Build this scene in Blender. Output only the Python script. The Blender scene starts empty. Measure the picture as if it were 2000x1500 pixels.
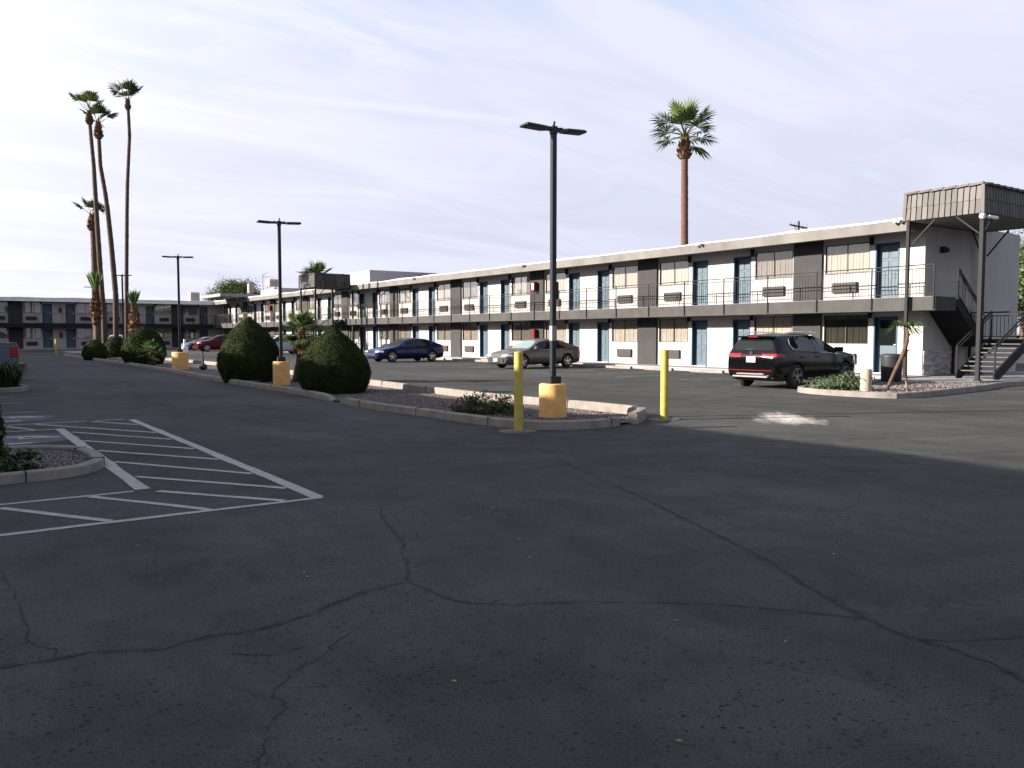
import bpy, math, random
import numpy as np
from mathutils import Vector, Matrix
R = math.radians
random.seed(7)
rng = np.random.default_rng(11)
S = bpy.context.scene
COL = S.collection

# ------------------------------------------------------------------ camera
cam = bpy.data.cameras.new('camera')
cam.sensor_width = 36.0
cam.lens = 1620.0 / 2000.0 * 36.0
cam.clip_start = 0.05
cam.clip_end = 3000
co = bpy.data.objects.new('camera', cam)
COL.objects.link(co)
co.location = (0, 0, 1.6)
co.rotation_euler = (R(90 - 3.356), 0, R(-35.017))
S.camera = co

# ------------------------------------------------------------------ light
SUN_EL, SUN_OFF = 19.0, 25.0          # elevation; degrees from -X towards +Y
sd = Vector((-math.cos(R(SUN_OFF)) * math.cos(R(SUN_EL)), math.sin(R(SUN_OFF)) * math.cos(R(SUN_EL)), math.sin(R(SUN_EL))))
sun = bpy.data.lights.new('sun', 'SUN')
sun.energy = 5.0
sun.angle = R(0.53)
sun.color = (1.0, 0.89, 0.78)
so = bpy.data.objects.new('sun', sun)
COL.objects.link(so)
so.rotation_euler = sd.to_track_quat('Z', 'Y').to_euler()

W = bpy.data.worlds.new('World')
S.world = W
W.use_nodes = True
nt = W.node_tree
nt.nodes.clear()
def N(t, typ, **kw):
    n = t.nodes.new(typ)
    for k, v in kw.items():
        if k == 'ins':
            for a, b in v.items():
                n.inputs[a].default_value = b
        else:
            setattr(n, k, v)
    return n
out = N(nt, 'ShaderNodeOutputWorld')
bg = N(nt, 'ShaderNodeBackground', ins={'Strength': 0.10})
sky = N(nt, 'ShaderNodeTexSky', sky_type='NISHITA', sun_disc=False, sun_elevation=R(SUN_EL),
        sun_rotation=math.atan2(sd.x, sd.y), air_density=1.0, dust_density=1.6, ozone_density=1.6)
tc = N(nt, 'ShaderNodeTexCoord')
nrm = N(nt, 'ShaderNodeVectorMath', operation='NORMALIZE')
nt.links.new(tc.outputs['Generated'], nrm.inputs[0])
# high thin cloud: direction projected on a plane overhead
sep = N(nt, 'ShaderNodeSeparateXYZ')
nt.links.new(nrm.outputs[0], sep.inputs[0])
mx = N(nt, 'ShaderNodeMath', operation='MAXIMUM', ins={1: 0.0})
nt.links.new(sep.outputs['Z'], mx.inputs[0])
ad = N(nt, 'ShaderNodeMath', operation='ADD', ins={1: 0.16})
nt.links.new(mx.outputs[0], ad.inputs[0])
cmb = N(nt, 'ShaderNodeCombineXYZ')
for i, ax in enumerate('XY'):
    dv = N(nt, 'ShaderNodeMath', operation='DIVIDE')
    nt.links.new(sep.outputs[ax], dv.inputs[0])
    nt.links.new(ad.outputs[0], dv.inputs[1])
    nt.links.new(dv.outputs[0], cmb.inputs[i])
mp = N(nt, 'ShaderNodeMapping')
mp.inputs['Rotation'].default_value = (0, 0, R(28))
mp.inputs['Scale'].default_value = (0.55, 1.9, 1)
nt.links.new(cmb.outputs[0], mp.inputs[0])
n1 = N(nt, 'ShaderNodeTexNoise', ins={'Scale': 1.5, 'Detail': 10.0, 'Roughness': 0.6, 'Distortion': 0.8})
nt.links.new(mp.outputs[0], n1.inputs['Vector'])
mp2 = N(nt, 'ShaderNodeMapping')
mp2.inputs['Location'].default_value = (3.1, 1.7, 0)
mp2.inputs['Scale'].default_value = (0.5, 0.5, 1)
nt.links.new(cmb.outputs[0], mp2.inputs[0])
n2 = N(nt, 'ShaderNodeTexNoise', ins={'Scale': 0.9, 'Detail': 5.0, 'Roughness': 0.5})
nt.links.new(mp2.outputs[0], n2.inputs['Vector'])
sm = N(nt, 'ShaderNodeMath', operation='ADD')
nt.links.new(n1.outputs['Fac'], sm.inputs[0])
nt.links.new(n2.outputs['Fac'], sm.inputs[1])
mr0 = N(nt, 'ShaderNodeMapRange', ins={'From Min': 0.80, 'From Max': 1.16, 'To Min': 0.30, 'To Max': 1.0})
nt.links.new(sm.outputs[0], mr0.inputs['Value'])
hz = N(nt, 'ShaderNodeMapRange', ins={'From Min': 0.08, 'From Max': 0.42, 'To Min': 0.8, 'To Max': 0.0})
nt.links.new(mx.outputs[0], hz.inputs['Value'])
mr = N(nt, 'ShaderNodeMath', operation='ADD', use_clamp=True)
nt.links.new(mr0.outputs[0], mr.inputs[0]); nt.links.new(hz.outputs[0], mr.inputs[1])
# thin cloud scatters forward: brighter towards the sun
dot = N(nt, 'ShaderNodeVectorMath', operation='DOT_PRODUCT')
dot.inputs[1].default_value = sd
nt.links.new(nrm.outputs[0], dot.inputs[0])
glow = N(nt, 'ShaderNodeMapRange', ins={'From Min': -0.1, 'From Max': 0.95, 'To Min': 0.0, 'To Max': 1.0})
nt.links.new(dot.outputs['Value'], glow.inputs['Value'])
gp = N(nt, 'ShaderNodeMath', operation='POWER', ins={1: 1.7})
nt.links.new(glow.outputs[0], gp.inputs[0])
ccol = N(nt, 'ShaderNodeMix', data_type='RGBA')
ccol.inputs['A'].default_value = (1.96, 2.02, 2.42, 1)
ccol.inputs['B'].default_value = (4.1, 4.0, 4.15, 1)
nt.links.new(gp.outputs[0], ccol.inputs['Factor'])
cvar = N(nt, 'ShaderNodeMapRange', ins={'From Min': 0.85, 'From Max': 1.15, 'To Min': 1.0, 'To Max': 1.14})
nt.links.new(sm.outputs[0], cvar.inputs['Value'])
cvs = N(nt, 'ShaderNodeVectorMath', operation='SCALE')
nt.links.new(ccol.outputs['Result'], cvs.inputs[0]); nt.links.new(cvar.outputs[0], cvs.inputs['Scale'])
mix = N(nt, 'ShaderNodeMix', data_type='RGBA')
skd = N(nt, 'ShaderNodeVectorMath', operation='SCALE', ins={'Scale': 0.95})
nt.links.new(sky.outputs[0], skd.inputs[0])
nt.links.new(mr.outputs[0], mix.inputs['Factor'])
nt.links.new(skd.outputs[0], mix.inputs['A'])
nt.links.new(cvs.outputs[0], mix.inputs['B'])
cn = N(nt, 'ShaderNodeVectorMath', operation='DOT_PRODUCT');cn.inputs[1].default_value = (0.06264, 0.25731, -0.96430)
nt.links.new(nrm.outputs[0], cn.inputs[0])
cw = N(nt, 'ShaderNodeMath', operation='MULTIPLY_ADD', ins={1: 0.012, 2: -0.006}); nt.links.new(n1.outputs['Fac'], cw.inputs[0])
cs = N(nt, 'ShaderNodeMath', operation='ADD'); nt.links.new(cn.outputs['Value'], cs.inputs[0]); nt.links.new(cw.outputs[0], cs.inputs[1])
cab_ = N(nt, 'ShaderNodeMath', operation='ABSOLUTE'); nt.links.new(cs.outputs[0], cab_.inputs[0])
cb = N(nt, 'ShaderNodeMapRange', ins={'From Min': 0.0, 'From Max': 0.007, 'To Min': 0.085, 'To Max': 0.0}); nt.links.new(cab_.outputs[0], cb.inputs['Value'])
cd = N(nt, 'ShaderNodeVectorMath', operation='DISTANCE'); cd.inputs[1].default_value = (0.4653, 0.8468, 0.2576); nt.links.new(nrm.outputs[0], cd.inputs[0])
ce = N(nt, 'ShaderNodeMapRange', ins={'From Min': 0.08, 'From Max': 0.24, 'To Min': 1.0, 'To Max': 0.0}); nt.links.new(cd.outputs['Value'], ce.inputs['Value'])
cf_ = N(nt, 'ShaderNodeMath', operation='MULTIPLY'); nt.links.new(cb.outputs[0], cf_.inputs[0]); nt.links.new(ce.outputs[0], cf_.inputs[1])
cg = N(nt, 'ShaderNodeMath', operation='ADD', ins={1: 1.0}); nt.links.new(cf_.outputs[0], cg.inputs[0])
ch_ = N(nt, 'ShaderNodeVectorMath', operation='SCALE'); nt.links.new(mix.outputs['Result'], ch_.inputs[0]); nt.links.new(cg.outputs[0], ch_.inputs['Scale'])
nt.links.new(ch_.outputs[0], bg.inputs['Color'])
nt.links.new(bg.outputs[0], out.inputs[0])
S.view_settings.view_transform = 'Standard'
S.view_settings.look = 'None'
S.view_settings.gamma = 1
S.view_settings.exposure = 1.9

# ------------------------------------------------------------------ helpers
class MB:
    def __init__(s):
        s.v = []; s.f = []
    def add(s, vs, fs):
        b = len(s.v); s.v += [tuple(v) for v in vs]; s.f += [tuple(b + i for i in f) for f in fs]; return s
    def box(s, x0, y0, z0, x1, y1, z1, M=None):
        vs = [(x, y, z) for z in (z0, z1) for x, y in ((x0, y0), (x1, y0), (x1, y1), (x0, y1))]
        if M is not None: vs = [M @ Vector(v) for v in vs]
        return s.add(vs, [(0, 3, 2, 1), (4, 5, 6, 7), (0, 1, 5, 4), (1, 2, 6, 5), (2, 3, 7, 6), (3, 0, 4, 7)])
    def bbox(s, x0, y0, z0, x1, y1, z1, b=0.02, M=None):   # box with chamfered edges
        vs = []; fs = []
        X = (x0, x1); Y = (y0, y1); Z = (z0, z1); idx = {}
        for i in (0, 1):
            for j in (0, 1):
                for k in (0, 1):
                    sx, sy, sz = (1 - 2 * i), (1 - 2 * j), (1 - 2 * k)
                    p = (X[i], Y[j], Z[k])
                    idx[i, j, k] = len(vs)
                    vs += [(p[0], p[1] + sy * b, p[2] + sz * b), (p[0] + sx * b, p[1], p[2] + sz * b), (p[0] + sx * b, p[1] + sy * b, p[2])]
        g = lambda i, j, k, a: idx[i, j, k] + a
        for i in (0, 1): fs.append([g(i, 0, 0, 0), g(i, 1, 0, 0), g(i, 1, 1, 0), g(i, 0, 1, 0)])
        for j in (0, 1): fs.append([g(0, j, 0, 1), g(1, j, 0, 1), g(1, j, 1, 1), g(0, j, 1, 1)])
        for k in (0, 1): fs.append([g(0, 0, k, 2), g(1, 0, k, 2), g(1, 1, k, 2), g(0, 1, k, 2)])
        for i in (0, 1):
            for j in (0, 1): fs.append([g(i, j, 0, 0), g(i, j, 0, 1), g(i, j, 1, 1), g(i, j, 1, 0)])
            for k in (0, 1): fs.append([g(i, 0, k, 0), g(i, 0, k, 2), g(i, 1, k, 2), g(i, 1, k, 0)])
        for j in (0, 1):
            for k in (0, 1): fs.append([g(0, j, k, 1), g(0, j, k, 2), g(1, j, k, 2), g(1, j, k, 1)])
        for key in idx: fs.append([idx[key], idx[key] + 1, idx[key] + 2])
        if M is not None: vs = [M @ Vector(v) for v in vs]
        return s.add(vs, fs)
    def beam(s, p, q, w, h=None):     # square bar between two points
        h = h or w
        p = Vector(p); q = Vector(q); d = (q - p); L = d.length
        if L < 1e-6: return s
        d.normalize()
        up = Vector((0, 0, 1)) if abs(d.z) < 0.95 else Vector((0, 1, 0))
        r = d.cross(up).normalized(); u = r.cross(d)
        vs = [e + r * a * w / 2 + u * b * h / 2 for e in (p, q) for a, b in ((-1, -1), (1, -1), (1, 1), (-1, 1))]
        return s.add(vs, [(3, 2, 1, 0), (4, 5, 6, 7), (0, 1, 5, 4), (1, 2, 6, 5), (2, 3, 7, 6), (3, 0, 4, 7)])
    def tube(s, pts, rad, n=10, cap=True):
        pts = [Vector(p) for p in pts]; m = len(pts)
        if not hasattr(rad, '__len__'): rad = [rad] * m
        b = len(s.v); prev = None
        for i, p in enumerate(pts):
            d = (pts[min(i + 1, m - 1)] - pts[max(i - 1, 0)]).normalized()
            if prev is None:
                a = Vector((1, 0, 0)) if abs(d.x) < 0.9 else Vector((0, 1, 0))
                r = d.cross(a).normalized()
            else:
                r = (prev - d * prev.dot(d)).normalized()
            prev = r; u = d.cross(r)
            for k in range(n):
                t = 2 * math.pi * k / n
                s.v.append(tuple(p + (r * math.cos(t) + u * math.sin(t)) * rad[i]))
        for i in range(m - 1):
            for k in range(n):
                k2 = (k + 1) % n
                s.f.append((b + i * n + k, b + i * n + k2, b + (i + 1) * n + k2, b + (i + 1) * n + k))
        if cap:
            s.f.append(tuple(b + k for k in range(n))[::-1])
            s.f.append(tuple(b + (m - 1) * n + k for k in range(n)))
        return s
    def lathe(s, prof, n=24, c=(0, 0, 0)):
        b = len(s.v)
        for r, z in prof:
            for k in range(n):
                t = 2 * math.pi * k / n
                s.v.append((c[0] + r * math.cos(t), c[1] + r * math.sin(t), c[2] + z))
        for i in range(len(prof) - 1):
            for k in range(n):
                k2 = (k + 1) % n
                s.f.append((b + i * n + k, b + i * n + k2, b + (i + 1) * n + k2, b + (i + 1) * n + k))
        s.f.append(tuple(b + k for k in range(n))[::-1])
        s.f.append(tuple(b + (len(prof) - 1) * n + k for k in range(n)))
        return s
    def build(s, name, m, parent=None, smooth=False, auto=None):
        me = bpy.data.meshes.new(name)
        me.from_pydata(s.v, [], s.f)
        me.materials.append(m)
        if smooth:
            me.polygons.foreach_set('use_smooth', [True] * len(me.polygons))
            if auto: me.set_sharp_from_angle(angle=R(auto))
        me.update()
        o = bpy.data.objects.new(name, me)
        COL.objects.link(o)
        if parent: o.parent = parent
        return o
def npmesh(name, v, f, m, parent=None, smooth=False):
    me = bpy.data.meshes.new(name)
    v = np.asarray(v, np.float32); f = np.asarray(f, np.int32)
    me.vertices.add(len(v)); me.vertices.foreach_set('co', v.ravel())
    k = f.shape[1]
    me.loops.add(f.size); me.loops.foreach_set('vertex_index', f.ravel())
    me.polygons.add(len(f)); me.polygons.foreach_set('loop_start', np.arange(len(f), dtype=np.int32) * k)
    me.update(calc_edges=True)
    me.materials.append(m)
    if smooth: me.polygons.foreach_set('use_smooth', [True] * len(f))
    o = bpy.data.objects.new(name, me)
    COL.objects.link(o)
    if parent: o.parent = parent
    return o
def tag(o, label=None, cat=None, group=None, kind=None):
    if label: o['label'] = label
    if cat: o['category'] = cat
    if group: o['group'] = group
    if kind: o['kind'] = kind
    return o
def thing(name, label, cat, loc=(0, 0, 0), rz=0, group=None):
    o = bpy.data.objects.new(name, None)
    COL.objects.link(o)
    o.location = loc; o.rotation_euler = (0, 0, rz)
    o.empty_display_size = 0.2
    return tag(o, label, cat, group)
def copy_tree(o, parent=None):
    c = o.copy(); COL.objects.link(c)
    if parent: c.parent = parent
    for ch in o.children: copy_tree(ch, c)
    return c

def mat(name, col, rough=0.7, metal=0.0, var=0.12, scale=3.0, bump=0.0, bscale=60.0, spec=0.22, island=0.0, coat=0.0, detail=6.0, streak=0.0):
    m = bpy.data.materials.new(name); m.use_nodes = True
    t = m.node_tree; p = t.nodes['Principled BSDF']
    p.inputs['Roughness'].default_value = rough
    p.inputs['Metallic'].default_value = metal
    p.inputs['Specular IOR Level'].default_value = spec
    p.inputs['Coat Weight'].default_value = coat
    p.inputs['Coat Roughness'].default_value = 0.04
    tx = N(t, 'ShaderNodeTexCoord')
    src = tx.outputs['Object']
    if streak:
        mpn = N(t, 'ShaderNodeMapping'); mpn.inputs['Scale'].default_value = (1, 1, streak)
        t.links.new(src, mpn.inputs[0]); src = mpn.outputs[0]
    nz = N(t, 'ShaderNodeTexNoise', ins={'Scale': scale, 'Detail': detail, 'Roughness': 0.62})
    t.links.new(src, nz.inputs['Vector'])
    fac = nz.outputs['Fac']
    if island:
        gm = N(t, 'ShaderNodeNewGeometry')
        mm = N(t, 'ShaderNodeMix', data_type='FLOAT')
        mm.inputs[0].default_value = island
        t.links.new(fac, mm.inputs[2]); t.links.new(gm.outputs['Random Per Island'], mm.inputs[3])
        fac = mm.outputs[0]
    rp = N(t, 'ShaderNodeMapRange', ins={'From Min': 0.25, 'From Max': 0.75, 'To Min': 1 - var, 'To Max': 1 + var})
    t.links.new(fac, rp.inputs['Value'])
    ml = N(t, 'ShaderNodeVectorMath', operation='MULTIPLY')
    ml.inputs[0].default_value = col[:3]
    t.links.new(rp.outputs[0], ml.inputs[1])
    t.links.new(ml.outputs[0], p.inputs['Base Color'])
    if bump:
        nb = N(t, 'ShaderNodeTexNoise', ins={'Scale': bscale, 'Detail': 4.0})
        t.links.new(tx.outputs['Object'], nb.inputs['Vector'])
        b = N(t, 'ShaderNodeBump', ins={'Strength': bump, 'Distance': 0.02})
        t.links.new(nb.outputs['Fac'], b.inputs['Height'])
        t.links.new(b.outputs[0], p.inputs['Normal'])
    return m
def leafmat(name, col, col2, rough=0.6, trans=0.25, var=0.5):
    m = bpy.data.materials.new(name); m.use_nodes = True
    t = m.node_tree; p = t.nodes['Principled BSDF']; o = t.nodes['Material Output']
    p.inputs['Roughness'].default_value = rough
    p.inputs['Specular IOR Level'].default_value = 0.12
    tx = N(t, 'ShaderNodeTexCoord')
    nz = N(t, 'ShaderNodeTexNoise', ins={'Scale': 3.2, 'Detail': 3.0})
    t.links.new(tx.outputs['Object'], nz.inputs['Vector'])
    gm = N(t, 'ShaderNodeNewGeometry')
    mm = N(t, 'ShaderNodeMix', data_type='FLOAT'); mm.inputs[0].default_value = var
    t.links.new(nz.outputs['Fac'], mm.inputs[2]); t.links.new(gm.outputs['Random Per Island'], mm.inputs[3])
    rp = N(t, 'ShaderNodeMapRange', ins={'From Min': 0.3, 'From Max': 0.7})
    t.links.new(mm.outputs[0], rp.inputs['Value'])
    c = N(t, 'ShaderNodeMix', data_type='RGBA')
    c.inputs['A'].default_value = (*col, 1); c.inputs['B'].default_value = (*col2, 1)
    t.links.new(rp.outputs[0], c.inputs['Factor'])
    t.links.new(c.outputs['Result'], p.inputs['Base Color'])
    tr = N(t, 'ShaderNodeBsdfTranslucent'); t.links.new(c.outputs['Result'], tr.inputs['Color'])
    ms = N(t, 'ShaderNodeMixShader', ins={0: trans})
    t.links.new(p.outputs[0], ms.inputs[1]); t.links.new(tr.outputs[0], ms.inputs[2])
    t.links.new(ms.outputs[0], o.inputs[0])
    return m
def glassmat(name, tint=(0.9, 0.93, 0.92), refl=0.12):
    m = bpy.data.materials.new(name); m.use_nodes = True
    t = m.node_tree; t.nodes.clear()
    o = N(t, 'ShaderNodeOutputMaterial')
    a = N(t, 'ShaderNodeBsdfTransparent'); a.inputs[0].default_value = (*tint, 1)
    g = N(t, 'ShaderNodeBsdfGlossy'); g.inputs['Roughness'].default_value = 0.02
    fr = N(t, 'ShaderNodeLayerWeight', ins={'Blend': 0.2})
    mr_ = N(t, 'ShaderNodeMapRange', ins={'To Min': refl, 'To Max': 0.55})
    t.links.new(fr.outputs['Fresnel'], mr_.inputs['Value'])
    s_ = N(t, 'ShaderNodeMixShader')
    t.links.new(mr_.outputs[0], s_.inputs[0]); t.links.new(a.outputs[0], s_.inputs[1]); t.links.new(g.outputs[0], s_.inputs[2])
    t.links.new(s_.outputs[0], o.inputs[0])
    return m

M = dict(
    stucco=mat('stucco', (0.31, 0.30, 0.288), 0.9, var=0.10, scale=1.6, streak=0.25, bump=0.35, bscale=45),
    stucco_grey=mat('grey_stucco', (0.033, 0.033, 0.034), 0.9, var=0.2, scale=1.6, bump=0.35, bscale=45),
    fascia=mat('fascia_paint', (0.105, 0.101, 0.096), 0.7, var=0.28, scale=1.1, bump=0.2, bscale=12),
    slab=mat('slab_paint', (0.040, 0.0395, 0.0395), 0.8, var=0.25, scale=1.5, bump=0.2, bscale=15),
    soffit=mat('soffit_paint', (0.22, 0.21, 0.195), 0.85),
    roofing=mat('roof_membrane', (0.55, 0.545, 0.53), 0.6, var=0.15, scale=2),
    door=mat('blue_door_paint', (0.056, 0.084, 0.105), 0.5, var=0.08, scale=2),
    doorframe=mat('dark_blue_paint', (0.012, 0.040, 0.070), 0.5, var=0.08),
    bronze=mat('dark_bronze', (0.05, 0.04, 0.035), 0.5, metal=0.3),
    curtain=mat('curtain_fabric', (0.25, 0.23, 0.208), 0.9, var=0.14, scale=4),
    curtain2=mat('grey_curtain_fabric', (0.135, 0.125, 0.115), 0.9, var=0.16, scale=4),
    curtain3=mat('pale_curtain_fabric', (0.30, 0.272, 0.24), 0.9, var=0.12, scale=4),
    black=mat('black_metal', (0.008, 0.0085, 0.0095), 0.75, metal=0.0, var=0.2),
    rail=mat('grey_rail_paint', (0.010, 0.010, 0.011), 0.7, var=0.15),
    acgrill=mat('air_conditioner_grille', (0.035, 0.033, 0.032), 0.6),
    steel=mat('brushed_steel', (0.6, 0.6, 0.6), 0.3, metal=0.9),
    white=mat('white_paint', (0.6, 0.6, 0.6), 0.5, var=0.05),
    red=mat('red_paint', (0.10, 0.008, 0.011), 0.4, var=0.08),
    concrete=mat('concrete', (0.25, 0.225, 0.20), 0.9, var=0.2, scale=2.5, bump=0.5, bscale=40),
    kerb=mat('kerb_concrete', (0.16, 0.145, 0.131), 0.9, var=0.28, scale=3.5, bump=0.6, bscale=35),
    pad=mat('dusty_concrete_pad', (0.09, 0.085, 0.08), 0.9, var=0.3, scale=8),
    walk=mat('walkway_concrete', (0.19, 0.19, 0.195), 0.85, var=0.15, scale=1.2, bump=0.2),
    yellow=mat('yellow_paint', (0.30, 0.245, 0.05), 0.6, var=0.22, scale=7, bump=0.05),
    ochre=mat('tan_yellow_paint', (0.47, 0.275, 0.105), 0.8, var=0.18, scale=5, bump=0.4, bscale=30),
    beige=mat('beige_paint', (0.30, 0.24, 0.19), 0.7, var=0.10, bump=0.2),
    pole=mat('charcoal_pole_paint', (0.013, 0.015, 0.018), 0.45, var=0.1),
    tile=mat('metal_roof_tile', (0.046, 0.043, 0.042), 0.55, metal=0.1, var=0.3, scale=6, island=0.6),
    stone=mat('stacked_stone', (0.30, 0.29, 0.305), 0.85, var=0.28, scale=3, island=0.8, bump=0.5, bscale=25),
    paint_line=mat('faded_white_line_paint', (0.24, 0.236, 0.23), 0.8, var=0.28, scale=9),
    blue_line=mat('faded_blue_paint', (0.045, 0.055, 0.072), 0.85, var=0.3, scale=8),
    crack=mat('crack_filler', (0.013, 0.0135, 0.014), 0.95, var=0.2),
    gravel=mat('gravel_bed', (0.065, 0.058, 0.057), 0.95, var=0.5, scale=28, bump=1.0, bscale=30),
    pebble=mat('pebble_stone', (0.12, 0.105, 0.103), 0.9, var=0.65, scale=3, island=0.95),
    redtrunk=mat('reddish_palm_bark', (0.085, 0.046, 0.037), 0.95, var=0.55, scale=4, streak=6.0, bump=0.8, bscale=14),
    trunk=mat('palm_trunk_bark', (0.060, 0.042, 0.034), 0.95, var=0.55, scale=4, streak=6.0, bump=0.8, bscale=14),
    boots=mat('palm_boot_scales', (0.085, 0.043, 0.022), 0.95, var=0.5, scale=5, island=0.7),
    frond=leafmat('palm_frond', (0.018, 0.040, 0.012), (0.075, 0.10, 0.03), 0.55, 0.2),
    frondlight=leafmat('young_palm_frond', (0.045, 0.09, 0.025), (0.11, 0.15, 0.055), 0.55, 0.25),
    drybrown=leafmat('dry_frond', (0.16, 0.12, 0.07), (0.28, 0.22, 0.14), 0.8, 0.15),
    hedge=leafmat('hedge_leaf', (0.007, 0.016, 0.003), (0.029, 0.043, 0.008), 0.75, 0.10, 0.3),
    hedgecore=mat('hedge_inner_twigs', (0.012, 0.018, 0.008), 0.95),
    tree=leafmat('tree_leaf', (0.026, 0.045, 0.011), (0.07, 0.09, 0.024), 0.6, 0.25),
    shrub=leafmat('shrub_leaf', (0.04, 0.065, 0.03), (0.09, 0.12, 0.065), 0.6, 0.2),
    dark_shrub=leafmat('dark_shrub_leaf', (0.012, 0.026, 0.009), (0.04, 0.06, 0.018), 0.6, 0.2),
    petal=leafmat('pink_petal', (0.20, 0.06, 0.06), (0.34, 0.15, 0.14), 0.7, 0.2),
    wood=mat('stake_wood', (0.20, 0.11, 0.05), 0.85, var=0.25),
    thintrunk=mat('young_trunk_bark', (0.075, 0.046, 0.034), 0.9, var=0.35, scale=9, bump=0.5),
    plastic=mat('dark_plastic', (0.02, 0.02, 0.024), 0.55),
    tyre=mat('tyre_rubber', (0.018, 0.018, 0.018), 0.85),
    rim=mat('alloy_rim', (0.55, 0.55, 0.56), 0.28, metal=0.85),
    rimdark=mat('dark_alloy_rim', (0.22, 0.22, 0.23), 0.3, metal=0.85),
    arch=mat('wheel_arch_liner', (0.008, 0.008, 0.008), 0.95),
    carglass=mat('tinted_car_glass', (0.005, 0.007, 0.007), 0.03, spec=0.35, coat=0.0, var=0.0),
    carglasslight=mat('clear_car_glass', (0.13, 0.2, 0.18), 0.05, spec=0.8, coat=0.6, var=0.0),
    taillamp=mat('red_lamp_lens', (0.20, 0.006, 0.012), 0.15, coat=0.5, var=0.0),
    headlamp=mat('clear_lamp_lens', (0.65, 0.67, 0.70), 0.1, metal=0.5, coat=0.6, var=0.0),
    chrome=mat('chrome_trim', (0.75, 0.75, 0.76), 0.12, metal=1.0, var=0.0),
    silvertrim=mat('satin_silver_trim', (0.22, 0.21, 0.195), 0.4, metal=0.6),
    plate=mat('licence_plate', (0.75, 0.74, 0.72), 0.4, var=0.03),
    glass=glassmat('window_glass', (0.97, 0.97, 0.96), 0.05),
    darkroom=mat('dim_room_sheet', (0.018, 0.018, 0.014), 0.9, var=0.25, scale=2),  # dark sheet, the unlit room's dimness put into its colour
    greyblock=mat('grey_painted_block', (0.20, 0.195, 0.215), 0.9, var=0.08),
)

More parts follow.
